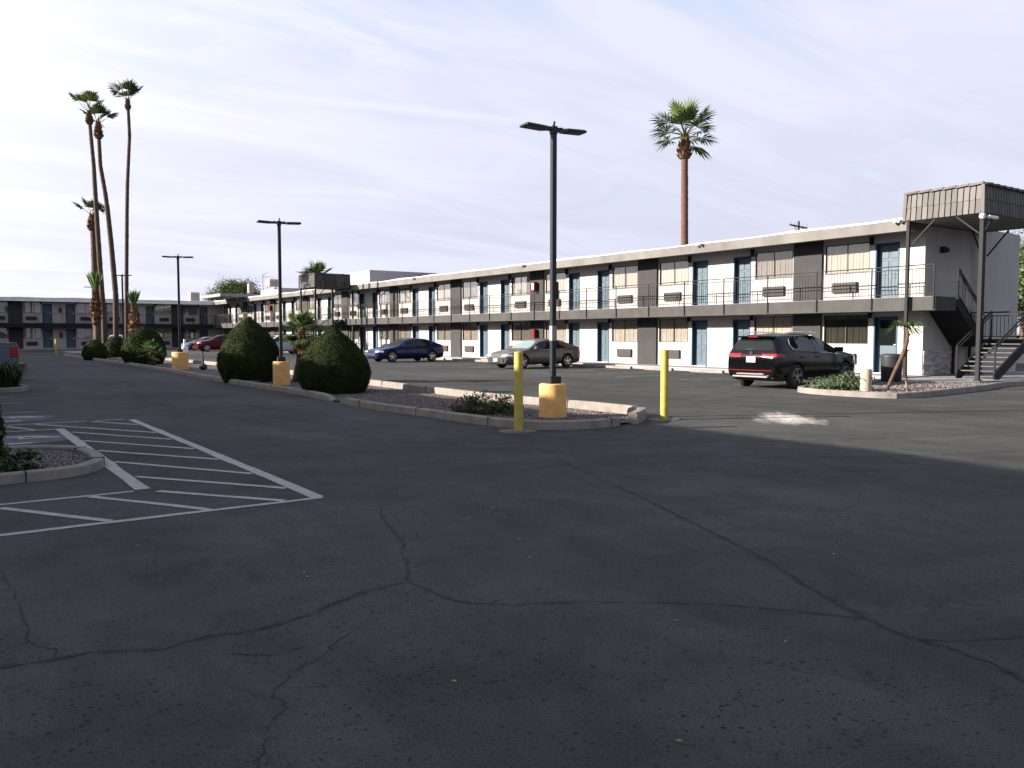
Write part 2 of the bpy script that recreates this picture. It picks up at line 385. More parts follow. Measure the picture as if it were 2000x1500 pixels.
# asphalt: patches, speckle, oil stains and worn pale spots
def asphalt():
    m = bpy.data.materials.new('asphalt'); m.use_nodes = True
    t = m.node_tree; p = t.nodes['Principled BSDF']
    tx = N(t, 'ShaderNodeTexCoord')
    def noise(sc, det, ro, lo, hi, a, b, scl=None, dist=0.0):
        v = tx.outputs['Object']
        if scl:
            q = N(t, 'ShaderNodeMapping'); q.inputs['Scale'].default_value = scl
            t.links.new(v, q.inputs[0]); v = q.outputs[0]
        n = N(t, 'ShaderNodeTexNoise', ins={'Scale': sc, 'Detail': det, 'Roughness': ro, 'Distortion': dist})
        t.links.new(v, n.inputs['Vector'])
        r = N(t, 'ShaderNodeMapRange', ins={'From Min': lo, 'From Max': hi, 'To Min': a, 'To Max': b})
        t.links.new(n.outputs['Fac'], r.inputs['Value'])
        return r.outputs[0], n.outputs['Fac']
    a, _ = noise(0.16, 5, 0.6, 0.3, 0.7, 0.70, 1.35)
    b, _ = noise(1.1, 9, 0.7, 0.3, 0.7, 0.74, 1.30, dist=0.6)
    c, cf = noise(75, 4, 0.8, 0.3, 0.7, 0.40, 1.75)
    d, _ = noise(0.55, 6, 0.6, 0.60, 0.74, 1.0, 0.72, dist=0.8)
    s, _ = noise(0.5, 8, 0.75, 0.35, 0.65, 0.82, 1.2, scl=(1.0, 0.22, 1), dist=0.3)
    wn = N(t, 'ShaderNodeTexNoise', ins={'Scale': 30.0, 'Detail': 3.0}); t.links.new(tx.outputs['Object'], wn.inputs['Vector'])
    ws_ = N(t, 'ShaderNodeVectorMath', operation='SCALE'); ws_.inputs['Scale'].default_value = 0.03; t.links.new(wn.outputs['Color'], ws_.inputs[0])
    wd = N(t, 'ShaderNodeVectorMath', operation='ADD'); t.links.new(tx.outputs['Object'], wd.inputs[0]); t.links.new(ws_.outputs[0], wd.inputs[1])
    vp = N(t, 'ShaderNodeTexVoronoi', ins={'Scale': 34.0, 'Randomness': 1.0}); t.links.new(wd.outputs[0], vp.inputs['Vector'])
    sx = N(t, 'ShaderNodeSeparateColor'); t.links.new(vp.outputs['Color'], sx.inputs[0])
    rad = N(t, 'ShaderNodeMapRange', ins={'From Min': 0.58, 'From Max': 1.0, 'To Min': 0.0, 'To Max': 0.5}); t.links.new(sx.outputs[0], rad.inputs['Value'])
    df = N(t, 'ShaderNodeMath', operation='SUBTRACT'); t.links.new(vp.outputs['Distance'], df.inputs[0]); t.links.new(rad.outputs[0], df.inputs[1])
    gg = N(t, 'ShaderNodeMapRange', ins={'From Min': -0.10, 'From Max': 0.02, 'To Min': 0.30, 'To Max': 1.0}); t.links.new(df.outputs[0], gg.inputs['Value'])
    g = gg.outputs[0]; gf = gg.outputs[0]
    pm, _ = noise(0.7, 6, 0.75, 0.38, 0.60, 0.22, 1.0)
    pit = N(t, 'ShaderNodeMix', data_type='FLOAT'); pit.inputs[2].default_value = 1.0
    t.links.new(pm, pit.inputs[0]); t.links.new(g, pit.inputs[3]); g = pit.outputs[0]
    # fine crazing: thin cell borders, only in patches
    wob = N(t, 'ShaderNodeTexNoise', ins={'Scale': 6.0, 'Detail': 5.0, 'Roughness': 0.7}); t.links.new(tx.outputs['Object'], wob.inputs['Vector'])
    wv = N(t, 'ShaderNodeVectorMath', operation='SCALE'); wv.inputs['Scale'].default_value = 0.22; t.links.new(wob.outputs['Color'], wv.inputs[0])
    wa = N(t, 'ShaderNodeVectorMath', operation='ADD'); t.links.new(tx.outputs['Object'], wa.inputs[0]); t.links.new(wv.outputs[0], wa.inputs[1])
    vr = N(t, 'ShaderNodeTexVoronoi', feature='DISTANCE_TO_EDGE', ins={'Scale': 1.15}); t.links.new(wa.outputs[0], vr.inputs['Vector'])
    vm = N(t, 'ShaderNodeMapRange', ins={'From Min': 0.0015, 'From Max': 0.0075, 'To Min': 0.42, 'To Max': 1.0}); t.links.new(vr.outputs['Distance'], vm.inputs['Value'])
    cm_, _ = noise(0.33, 5, 0.7, 0.53, 0.60, 0.0, 1.0)
    cz = N(t, 'ShaderNodeMix', data_type='FLOAT'); cz.inputs[2].default_value = 1.0
    t.links.new(cm_, cz.inputs[0]); t.links.new(vm.outputs[0], cz.inputs[3])
    cur = None
    for q in (a, b, c, d, s, g, cz.outputs[0]):
        if cur is None: cur = q
        else:
            mm = N(t, 'ShaderNodeMath', operation='MULTIPLY')
            t.links.new(cur, mm.inputs[0]); t.links.new(q, mm.inputs[1]); cur = mm.outputs[0]
    vo = N(t, 'ShaderNodeVectorMath', operation='MULTIPLY')
    vo.inputs[0].default_value = (0.0355, 0.0368, 0.0358)
    t.links.new(cur, vo.inputs[1])
    t.links.new(vo.outputs[0], p.inputs['Base Color'])
    p.inputs['Roughness'].default_value = 0.95
    p.inputs['Specular IOR Level'].default_value = 0.14
    ad_ = N(t, 'ShaderNodeMath', operation='ADD')
    t.links.new(cf, ad_.inputs[0]); t.links.new(gf, ad_.inputs[1])
    bp = N(t, 'ShaderNodeBump', ins={'Strength': 0.55, 'Distance': 0.012})
    t.links.new(ad_.outputs[0], bp.inputs['Height']); t.links.new(bp.outputs[0], p.inputs['Normal'])
    return m
M['asphalt'] = asphalt()

# ------------------------------------------------------------------ ground
g = MB()
g.add([(-700, -300, 0), (900, -300, 0), (900, 1200, 0), (-700, 1200, 0)], [(0, 1, 2, 3)])
tag(g.build('parking_lot', M['asphalt']), kind='structure')

def strip(mb, p, q, w, z=0.004):
    p = Vector((*p, 0)); q = Vector((*q, 0)); d = (q - p).normalized(); r = Vector((-d.y, d.x, 0)) * w / 2
    mb.add([(v.x, v.y, z) for v in (p - r, q - r, q + r, p + r)], [(0, 1, 2, 3)])
def worn_strip(mb, p, q, w, z=0.004, seg=0.35, gap=0.03):
    p = Vector((*p, 0)); q = Vector((*q, 0)); L = (q - p).length; n = max(1, int(L / seg)); d = (q - p) / n
    r = Vector((-d.y, d.x, 0)).normalized()
    prev = None
    for i in range(n + 1):
        ww = w / 2 * random.uniform(0.86, 1.06)
        c = p + d * i + r * random.uniform(-0.006, 0.006)
        a, b = c + r * ww, c - r * ww
        if prev and random.random() > gap:
            mb.add([(v.x, v.y, z) for v in (prev[1], b, a, prev[0])], [(0, 1, 2, 3)])
        prev = (a, b)
# hatched access aisle and stall lines left of the driveway
ln = MB()
worn_strip(ln, (3.09, 17.0), (3.09, 7.75), 0.135)
worn_strip(ln, (1.765, 15.95), (1.765, 9.2), 0.155)
ln2 = MB()
worn_strip(ln2, (3.12, 7.72), (-3.0, 7.72), 0.09, 0.0045, gap=0)
worn_strip(ln2, (1.66, 9.13), (-3.0, 9.13), 0.08, 0.0045, gap=0)
worn_strip(ln2, (1.84, 16.0), (-3.0, 16.0), 0.08, 0.0045)
worn_strip(ln2, (3.0, 17.16), (2.5, 17.16), 0.08, 0.0045)
worn_strip(ln2, (2.33, 17.18), (-3.0, 17.18), 0.08, 0.0045)
for p_, q_ in (((1.49, 17.1), (3.0, 14.47)), ((1.86, 15.35), (3.0, 13.40)), ((1.86, 14.0), (3.0, 12.09)), ((1.86, 12.67), (3.0, 10.87)),
               ((1.86, 11.42), (3.0, 9.52)), ((1.86, 10.08), (3.0, 8.40)), ((1.86, 9.0), (2.75, 7.77)), ((1.25, 9.08), (2.05, 7.77)),
               ((0.48, 8.95), (1.22, 7.77)), ((-0.45, 9.0), (0.35, 7.77)), ((2.42, 17.02), (3.0, 15.95)), ((1.02, 17.0), (1.40, 16.06))):
    worn_strip(ln2, p_, q_, 0.088, 0.005, gap=0.0)
for y in (19.9, 22.67, 25.1, 27.5):
    worn_strip(ln2, (1.75, y), (-3.0, y), 0.07, 0.0045)
# stall lines in front of the sunlit wing
for y in (17.95, 20.95, 23.7, 26.4, 29.1, 31.0, 34.6, 37.3, 40.0, 42.7, 45.9, 48.6, 51.3, 54.0, 69, 72, 75, 78, 81):
    worn_strip(ln2, (21.4, y), (26.9, y), 0.07, 0.0045, gap=0.25)
tag(ln.build('painted_lines', M['paint_line']), kind='structure')
tag(ln2.build('painted_lines', M['paint_line']), kind='structure')
# wheelchair bay emblems: blue ground with a white wheelchair figure
def emblem(cx, cy, s):
    b = MB()
    vs = [(cx + s * 0.62 * math.cos(a) * (1 + 0.08 * math.sin(5 * a)), cy + s * 0.62 * math.sin(a), 0.0035) for a in np.linspace(0, 2 * math.pi, 28, endpoint=False)]
    b.add(vs, [tuple(range(28))])
    tag(b.build('painted_bay_ground', M['blue_line']), kind='structure')
    w = MB(); n = 20
    for i in range(n):                                   # wheel: 3/4 ring
        a0, a1 = R(-200 + 270 * i / n), R(-200 + 270 * (i + 1) / n)
        ring = [(cx - 0.05 * s + r_ * s * math.sin(a), cy - 0.1 * s + r_ * s * math.cos(a), 0.0075) for a, r_ in ((a0, .48), (a1, .48), (a1, .34), (a0, .34))]
        w.add(ring, [(0, 1, 2, 3)])
    w.add([(cx + 0.40 * s + 0.07 * s * math.cos(a), cy + 0.02 * s + 0.07 * s * math.sin(a), 0.0075) for a in np.linspace(0, 2 * math.pi, 12, endpoint=False)], [tuple(range(12))])
    strip(w, (cx + 0.31 * s, cy + 0.02 * s), (cx + 0.0 * s, cy + 0.02 * s), 0.075 * s, 0.0085)
    strip(w, (cx + 0.0 * s, cy + 0.0 * s), (cx + 0.0 * s, cy + 0.26 * s), 0.07 * s, 0.0095)
    strip(w, (cx + 0.0 * s, cy + 0.26 * s), (cx - 0.28 * s, cy + 0.38 * s), 0.07 * s, 0.0105)
    tag(w.build('painted_wheelchair_symbol', M['paint_line']), kind='structure')
emblem(1.10, 14.72, 1.15)
emblem(1.25, 18.5, 1.15)

# cracks
CR = [[(7.13, 9.66), (6.34, 7.66), (5.73, 5.96), (5.22, 4.7), (4.83, 3.72), (4.46, 3.05), (4.28, 2.63), (4.2, 2.37), (4.22, 2.13), (4.19, 1.92), (4.09, 1.69)],
 [(2.78, 3.97), (3.14, 3.78), (3.72, 3.34), (3.88, 3.16), (4.13, 2.82), (4.27, 2.62)], [(4.2, 2.28), (4.35, 2.15), (4.73, 1.96)],
 [(0.1, 4.64), (0.44, 4.58), (0.66, 4.57), (0.9, 4.41), (1.14, 4.47), (1.34, 4.42), (1.57, 4.43), (1.87, 4.57), (2.12, 4.69), (2.47, 4.73)],
 [(2.49, 4.75), (2.7, 5.13), (2.79, 5.4), (2.94, 5.63), (3.09, 6.19), (3.21, 6.58), (3.45, 7.09)],
 [(2.49, 4.75), (2.51, 4.54), (2.52, 4.37), (2.55, 4.17), (2.78, 3.97)],
 [(0.93, 2.99), (1.0, 3.08), (1.04, 3.2), (1.11, 3.32), (1.2, 3.41), (1.21, 3.46), (1.19, 3.55), (1.24, 3.62), (1.34, 3.74)],
 [(1.36, 3.78), (1.51, 3.83), (1.72, 4.02), (1.87, 4.14)],
 [(0.34, 6.63), (0.36, 6.05), (0.38, 5.56), (0.38, 5.19), (0.37, 4.96), (0.4, 4.83), (0.48, 4.73), (0.46, 4.59)],
 [(6.55, 8.0), (6.45, 7.13), (6.64, 6.66), (7.03, 6.11)], [(6.47, 5.76), (6.42, 5.01)], [(7.56, 8.58), (8.46, 8.39), (9.23, 8.12)],
 [(3.24, 6.08), (3.1, 5.65)], [(1.16, 4.17), (1.37, 4.01), (1.54, 4.04)], [(1.79, 7.1), (1.92, 7.05)],
 [(3.45, 7.09), (4.6, 7.6), (5.6, 7.9), (6.55, 8.0)], [(7.13, 9.66), (7.2, 10.3), (7.45, 10.9)]]
cr = MB()
def crack(pts, w):
    P_ = [Vector((x, y, 0)) for x, y in pts]
    fine = []
    for a, b in zip(P_, P_[1:]):
        n = max(2, int((b - a).length / 0.045)); d = (b - a).normalized(); r = Vector((-d.y, d.x, 0))
        for i in range(n): fine.append(a.lerp(b, i / n) + r * random.gauss(0, 0.008 if w > 0.004 else 0.006))
    fine.append(P_[-1])
    prev = None
    for i, p in enumerate(fine):
        d = (fine[min(i + 1, len(fine) - 1)] - fine[max(i - 1, 0)]).normalized(); r = Vector((-d.y, d.x, 0))
        ww = w * random.uniform(0.25, 1.3) * (0.3 if i in (0, len(fine) - 1) else 1)
        a, b = p + r * ww / 2, p - r * ww / 2
        if prev and random.random() > 0.04:
            cr.add([(v.x, v.y, 0.0025) for v in (prev[1], b, a, prev[0])], [(0, 1, 2, 3)])
        prev = (a, b)
for i, c_ in enumerate(CR):
    dist = sum(math.hypot(*p) for p in c_) / len(c_)
    crack(c_, (0.0078 if i in (0, 3) else 0.0056) * (1 + dist * 0.05))
    for p in c_[1:-1]:                                   # side branches
        if random.random() < 0.45:
            a = random.uniform(0, 6.28); L = random.uniform(0.08, 0.3)
            crack([p, (p[0] + L * math.cos(a), p[1] + L * math.sin(a)), (p[0] + 1.7 * L * math.cos(a + 0.5), p[1] + 1.7 * L * math.sin(a + 0.5))], 0.003)
tag(cr.build('pavement_cracks', M['crack']), kind='structure')

def overlay(name, col, lo, hi, sc, amax, rough=.9):
    m = mat(name, col, rough, var=.1); t = m.node_tree; p = t.nodes['Principled BSDF']
    tx = N(t, 'ShaderNodeTexCoord'); nz = N(t, 'ShaderNodeTexNoise', ins={'Scale': sc, 'Detail': 7.0, 'Roughness': 0.7, 'Distortion': 0.4}); t.links.new(tx.outputs['Object'], nz.inputs['Vector'])
    at = N(t, 'ShaderNodeAttribute', attribute_name='edge')
    q = N(t, 'ShaderNodeMapRange', ins={'From Min': lo, 'From Max': hi, 'To Max': amax}); t.links.new(nz.outputs['Fac'], q.inputs['Value'])
    e = N(t, 'ShaderNodeMath', operation='MULTIPLY'); t.links.new(q.outputs[0], e.inputs[0]); t.links.new(at.outputs['Fac'], e.inputs[1])
    t.links.new(e.outputs[0], p.inputs['Alpha']); return m
def soft_band(name, pts, w, z, m):
    P_ = [Vector((x, y, 0)) for x, y in smooth_path(pts, 2)]
    v, f, e = [], [], []
    for i, p in enumerate(P_):
        d = (P_[min(i + 1, len(P_) - 1)] - P_[max(i - 1, 0)]).normalized(); r_ = Vector((-d.y, d.x, 0)); end = 0.0 if i in (0, len(P_) - 1) else 1.0
        for k_, a in ((-.5, 0), (-.2, 1), (.2, 1), (.5, 0)):
            q = p + r_ * w * k_; v.append((q.x, q.y, z)); e.append(a * end)
    for i in range(len(P_) - 1):
        for k_ in range(3): f.append((i * 4 + k_, i * 4 + k_ + 1, i * 4 + 5 + k_, i * 4 + 4 + k_))
    mb = MB(); mb.v = v; mb.f = f; o = mb.build(name, m)
    at = o.data.attributes.new('edge', 'FLOAT', 'POINT'); at.data.foreach_set('value', e)
    return tag(o, kind='structure')
def smooth_path(pts, it=2):
    for _ in range(it):
        q = [pts[0]]
        for a, b in zip(pts, pts[1:]):
            q += [(a[0] * .75 + b[0] * .25, a[1] * .75 + b[1] * .25), (a[0] * .25 + b[0] * .75, a[1] * .25 + b[1] * .75)]
        q.append(pts[-1]); pts = q
    return pts
SEAL = overlay('crack_edge_grime', (0.016, 0.016, 0.016), .44, .72, 6.0, .5)
PALE = overlay('pale_worn_aggregate', (0.10, 0.098, 0.094), .42, .72, 9.0, .5)
TYRE = overlay('tyre_marks', (0.015, 0.015, 0.015), .45, .75, 7.0, .45)
for i, c_ in enumerate(CR[:6]): soft_band('crack_grime', c_, .10 if i in (0, 3) else .06, 0.0012 + .0001 * i, SEAL)
for i, (c_, w_) in enumerate((([(0.15, 7.0), (.28, 6.2), (.42, 5.5), (.5, 4.9), (.6, 4.6)], .22), ([(2.6, 4.9), (2.85, 5.6), (3.1, 6.3), (3.4, 7.0), (3.5, 7.6)], .3), ([(7.2, 9.4), (6.5, 7.8), (5.8, 6.2), (5.3, 5.0)], .35),
        ([(4.2, 2.9), (4.9, 2.4), (5.6, 2.2)], .3), ([(5.0, 9.5), (6.4, 8.7), (8.4, 8.3), (10, 8.0)], .6), ([(3.6, 15), (5.2, 11), (7.5, 9.2), (11, 8.8)], .5), ([(12.0, 9.0), (14.5, 7.8), (19, 7.4)], 1.0), ([(4.4, 24), (5.3, 15), (6.6, 11)], .4))):
    soft_band('worn_band', c_, w_, 0.0005 + .00008 * i, PALE)
for i, (c_, w_) in enumerate((([(5.4, 40), (5.6, 20), (7.0, 10.5), (11.5, 7.0), (20, 5.5)], .26), ([(3.9, 40), (4.1, 20), (5.8, 9.6), (10.5, 5.4), (20, 3.9)], .26), ([(13.5, 60), (13.8, 30), (14.8, 15), (18, 8.8), (26, 7.6)], .26), ([(15.1, 60), (15.4, 30), (16.4, 16), (19, 10.4), (27, 9.2)], .26), ([(20.5, 31), (17.5, 30), (15.5, 25), (15.0, 18)], .22))):
    soft_band('tyre_track', c_, w_, 0.0018 + .0001 * i, TYRE)
# oil drips where vehicles stand
for i in range(26):
    x = random.choice((random.uniform(22.5, 26), random.uniform(-1, 1.5), random.uniform(14, 20))); y = random.uniform(16, 55)
    soft_band('oil_stain', [(x - .25, y), (x - .1, y + .05), (x + .1, y - .03), (x + .3, y + .02)], random.uniform(.25, .6), 0.0028, SEAL)
# sun reflection painted as a pale patch near the parked dark vehicle
wp = MB()
M['sun_patch'] = mat('painted_sun_reflection', (0.42, 0.39, 0.35), 0.8, var=0.2, scale=6)
def blob(mb, cx, cy, rx, ry, rot, z, n=40, rough=0.35):
    vs = []
    for k in range(n):
        a = 2 * math.pi * k / n; q = 1 + rough * (random.random() - 0.5) * 2
        x, y = rx * q * math.cos(a), ry * q * math.sin(a)
        vs.append((cx + x * math.cos(rot) - y * math.sin(rot), cy + x * math.sin(rot) + y * math.cos(rot), z))
    mb.add(vs, [tuple(range(n))])

m = M['sun_patch']; t = m.node_tree; p = t.nodes['Principled BSDF']; o_ = t.nodes['Material Output']
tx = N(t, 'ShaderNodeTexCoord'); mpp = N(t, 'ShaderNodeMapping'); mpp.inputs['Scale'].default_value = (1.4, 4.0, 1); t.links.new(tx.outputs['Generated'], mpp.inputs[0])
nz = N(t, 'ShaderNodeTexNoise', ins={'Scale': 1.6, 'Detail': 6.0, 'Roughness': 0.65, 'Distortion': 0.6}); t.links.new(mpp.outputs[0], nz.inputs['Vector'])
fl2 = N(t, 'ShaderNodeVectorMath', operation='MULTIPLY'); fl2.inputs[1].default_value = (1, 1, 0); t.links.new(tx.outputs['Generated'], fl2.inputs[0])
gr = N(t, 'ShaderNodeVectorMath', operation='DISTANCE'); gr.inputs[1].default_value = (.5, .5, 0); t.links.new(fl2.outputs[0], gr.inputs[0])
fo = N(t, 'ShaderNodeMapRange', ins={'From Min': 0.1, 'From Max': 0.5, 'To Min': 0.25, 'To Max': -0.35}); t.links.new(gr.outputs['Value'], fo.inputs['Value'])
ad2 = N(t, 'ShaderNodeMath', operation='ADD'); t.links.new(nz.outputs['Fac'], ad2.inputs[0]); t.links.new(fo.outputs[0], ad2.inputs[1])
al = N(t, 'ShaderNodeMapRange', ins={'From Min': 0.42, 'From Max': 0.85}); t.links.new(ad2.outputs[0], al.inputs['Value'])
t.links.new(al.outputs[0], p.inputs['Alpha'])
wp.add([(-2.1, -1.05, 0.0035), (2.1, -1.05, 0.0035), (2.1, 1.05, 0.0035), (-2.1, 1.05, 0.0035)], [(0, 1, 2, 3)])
wo = wp.build('sun_reflection_patch', m); wo.location = (13.45, 9.95, 0); wo.rotation_euler = (0, 0, R(43)); tag(wo, kind='structure')


# ------------------------------------------------------------------ kerbs and planting islands
def kerb_path(mb, pts, w=0.17, h=0.15, z0=0.0, taper=0.0):
    P_ = [Vector((x, y, 0)) for x, y in pts]
    prof = [(-w / 2, 0), (-w / 2 * 0.96, h * 0.80), (-w / 2 * 0.72, h * 0.98), (w / 2 * 0.62, h), (w / 2 * 0.93, h * 0.86), (w / 2, 0)]
    fine = [P_[0]]; acc = []
    for a, b in zip(P_, P_[1:]):
        n = max(1, int((b - a).length / 0.5))
        for i in range(1, n + 1): fine.append(a.lerp(b, i / n))
    m = len(fine); np_ = len(prof); base = len(mb.v)
    for i, p in enumerate(fine):
        d = (fine[min(i + 1, m - 1)] - fine[max(i - 1, 0)]).normalized(); r = Vector((d.y, -d.x, 0))
        dh = random.uniform(-0.004, 0.004)
        if i: run_ += (p - fine[i - 1]).length
        else: run_ = 0.0
        tf = min(1.0, .12 + run_ / taper) if taper else 1.0
        for a, z in prof: mb.v.append((p.x + r.x * a, p.y + r.y * a, z0 + ((z + dh) * tf if z else 0)))
    for i in range(m - 1):
        for k in range(np_ - 1):
            mb.f.append((base + i * np_ + k, base + i * np_ + k + 1, base + (i + 1) * np_ + k + 1, base + (i + 1) * np_ + k))
    for e in (0, m - 1): mb.f.append(tuple(base + e * np_ + k for k in range(np_)))
def smooth_path(pts, it=2):
    for _ in range(it):
        q = [pts[0]]
        for a, b in zip(pts, pts[1:]):
            q += [(a[0] * .75 + b[0] * .25, a[1] * .75 + b[1] * .25), (a[0] * .25 + b[0] * .75, a[1] * .25 + b[1] * .75)]
        q.append(pts[-1]); pts = q
    return pts
left_far = smooth_path([(7.98, 18.95), (8.2, 21.3), (8.2, 25.3), (8.17, 29.5), (8.6, 38.6), (8.78, 47.6), (8.66, 56), (8.42, 69.7), (8.8, 76.2), (10.4, 78.0), (12.0, 77), (12.3, 74)])
left_near = smooth_path([(7.97, 18.35), (7.82, 16.4), (8.0, 14.9), (8.08, 12.5), (8.30, 11.45), (8.75, 11.02), (9.3, 10.88), (9.72, 10.92), (9.95, 10.98)])
back = smooth_path([(12.3, 74), (12.2, 54), (12.3, 46), (11.9, 32), (11.4, 24.8), (11.05, 18.2), (11.1, 15.6), (11.3, 13.9), (11.42, 12.2), (11.25, 11.62), (10.75, 11.25), (10.35, 10.98)])
def paint_joints(pts, h=0.153, w=0.19, step=3.05):
    pass
k = MB(); kerb_path(k, left_far, taper=.3); tag(k.build('driveway_kerb', M['kerb']), kind='structure')
k = MB(); kerb_path(k, left_near, taper=.22); tag(k.build('driveway_kerb', M['kerb']), kind='structure')
k = MB(); kerb_path(k, back, 0.18, 0.21); tag(k.build('island_kerb', M['kerb']), kind='structure')
# joints between kerb stones: thin dark gaps
jt = MB()
def joints(pts, w, h, step, off=1.0):
    P_ = [Vector((x, y, 0)) for x, y in pts]; acc = off
    for a, b in zip(P_, P_[1:]):
        L = (b - a).length; d = (b - a).normalized() if L > 0 else Vector((1, 0, 0)); r = Vector((d.y, -d.x, 0))
        while acc < L:
            c = a + d * acc
            q = [c - r * (w / 2 + .003), c + r * (w / 2 + .003)]
            jt.beam((q[0].x, q[0].y, h / 2), (q[1].x, q[1].y, h / 2), 0.012, h + 0.008)
            acc += step
        acc -= L
joints(left_near, 0.17, 0.15, 2.4, 1.3); joints(left_far[:60], 0.17, 0.15, 3.0, 2.0); joints(back[::-1][:60], 0.18, 0.21, 3.0, 3.4)
tag(jt.build('kerb_joints', M['crack']), kind='structure')
gb = MB()
poly = left_near[::-1] + left_far + back
gb.add([(x, y, 0.035) for x, y in poly], [tuple(range(len(poly)))])
tag(gb.build('gravel_bed', M['gravel']), kind='structure')

def inside(x, y, poly):
    c = False; j = len(poly) - 1
    for i in range(len(poly)):
        if (poly[i][1] > y) != (poly[j][1] > y) and x < (poly[j][0] - poly[i][0]) * (y - poly[i][1]) / (poly[j][1] - poly[i][1]) + poly[i][0]: c = not c
        j = i
    return c
OCT = np.array([(1, 0, 0), (-1, 0, 0), (0, 1, 0), (0, -1, 0), (0, 0, 1), (0, 0, -1)], float)
OF = np.array([(0, 2, 4), (2, 1, 4), (1, 3, 4), (3, 0, 4), (2, 0, 5), (1, 2, 5), (3, 1, 5), (0, 3, 5)])
def pebbles(name, poly, n, z, smin, smax, inset=0.0):
    xs = [p[0] for p in poly]; ys = [p[1] for p in poly]; V = []; F = []; c = 0
    while c < n:
        x, y = random.uniform(min(xs), max(xs)), random.uniform(min(ys), max(ys))
        if not inside(x, y, poly): continue
        s_ = np.array([random.uniform(smin, smax), random.uniform(smin, smax), random.uniform(smin, smax) * .7])
        a = random.uniform(0, 6.28); v = OCT * s_ * rng.uniform(0.7, 1.2, (6, 1))
        v = np.stack([v[:, 0] * math.cos(a) - v[:, 1] * math.sin(a), v[:, 0] * math.sin(a) + v[:, 1] * math.cos(a), v[:, 2]], 1) + (x, y, z)
        V.append(v); F.append(OF + 6 * c); c += 1
    tag(npmesh(name, np.concatenate(V), np.concatenate(F), M['pebble']), 'loose grey and brown gravel', 'gravel', kind='stuff')
near_poly = [(8.15, 22.5), (8.1, 18.4), (7.98, 16.4), (8.15, 14.9), (8.22, 12.6), (8.5, 11.6), (9.2, 11.08), (10.2, 11.1), (11.2, 11.9), (11.2, 13.9), (10.95, 16), (10.95, 18.2), (11.2, 22.5)]
pebbles('gravel', near_poly, 24000, 0.04, 0.008, 0.02)

# dry leaves, grit and scraps blown against the kerbs
V, F = [], []
for i in range(900):
    if i < 620:
        src = random.choice((left_near, back, left_near)); a = random.choice(src[:-1]); x, y = a[0] + random.gauss(0, .04), a[1] + random.gauss(0, .25)
        x += -.16 - abs(random.gauss(0, .10)) if src is left_near else .18 + abs(random.gauss(0, .12))
    else: x, y = random.uniform(0.3, 16), random.uniform(2.2, 24)
    s_ = random.uniform(.006, .02); a = random.uniform(0, 6.28); k_ = len(V)
    for dx, dy in ((-s_, 0), (0, -s_ * .45), (s_, 0), (0, s_ * .45)):
        V.append((x + dx * math.cos(a) - dy * math.sin(a), y + dx * math.sin(a) + dy * math.cos(a), .006 + random.uniform(0, .008)))
    F.append((k_, k_ + 1, k_ + 2, k_ + 3))
tag(npmesh('debris', V, F, M['drybrown']), 'dry leaf scraps and grit on the asphalt', 'debris', kind='stuff')

# small kerbed island at the left edge
isl = smooth_path([(-1.2, 10.42), (0.5, 10.42), (1.25, 10.50), (1.62, 10.95), (1.67, 11.6), (1.62, 12.3), (1.2, 12.85), (0.5, 13.05), (-1.2, 13.1)])
k = MB(); kerb_path(k, isl, 0.15, 0.115); tag(k.build('island_kerb', M['kerb']), kind='structure')
jt = MB(); joints(isl, 0.15, 0.115, 1.15, 2.0); tag(jt.build('kerb_joints', M['crack']), kind='structure')
gb = MB(); gb.add([(x, y, 0.05) for x, y in isl], [tuple(range(len(isl)))]); tag(gb.build('gravel_bed', M['gravel']), kind='structure')
pebbles('gravel', [(x - 0.08 if x > 1 else x, 11.75 + (y - 11.75) * 0.92) for x, y in isl], 12000, 0.055, 0.008, 0.02)
isl2 = smooth_path([(-1, 27.0), (1.6, 27.0), (2.25, 27.5), (2.25, 28.8), (1.6, 29.3), (-1, 29.3)])
k = MB(); kerb_path(k, isl2, 0.15, 0.14); tag(k.build('island_kerb', M['kerb']), kind='structure')
gb = MB(); gb.add([(x, y, 0.05) for x, y in isl2], [tuple(range(len(isl2)))]); tag(gb.build('gravel_bed', M['gravel']), kind='structure')
# island by the corner of the sunlit wing
isr = smooth_path([(25.6, 15.4), (22.3, 15.2), (20.3, 14.75), (19.75, 14.0), (19.65, 13.1), (19.75, 12.0), (20.2, 11.4), (22.4, 11.65), (25.0, 11.9), (27.6, 12.5), (30.0, 12.2)])
k = MB(); kerb_path(k, isr, 0.17, 0.15); tag(k.build('island_kerb', M['kerb']), kind='structure')
gb = MB(); pl = isr + [(30, 12.9), (27, 14.2), (25.6, 14.6)]
gb.add([(x, y, 0.09) for x, y in pl], [tuple(range(len(pl)))]); tag(gb.build('gravel_bed', M['gravel']), kind='structure')
pebbles('gravel', [(20.0, 14.4), (19.85, 12.2), (20.4, 11.7), (25, 12.1), (27.2, 12.7), (25.6, 14.5), (22.3, 15.0)], 2500, 0.095, 0.015, 0.035)

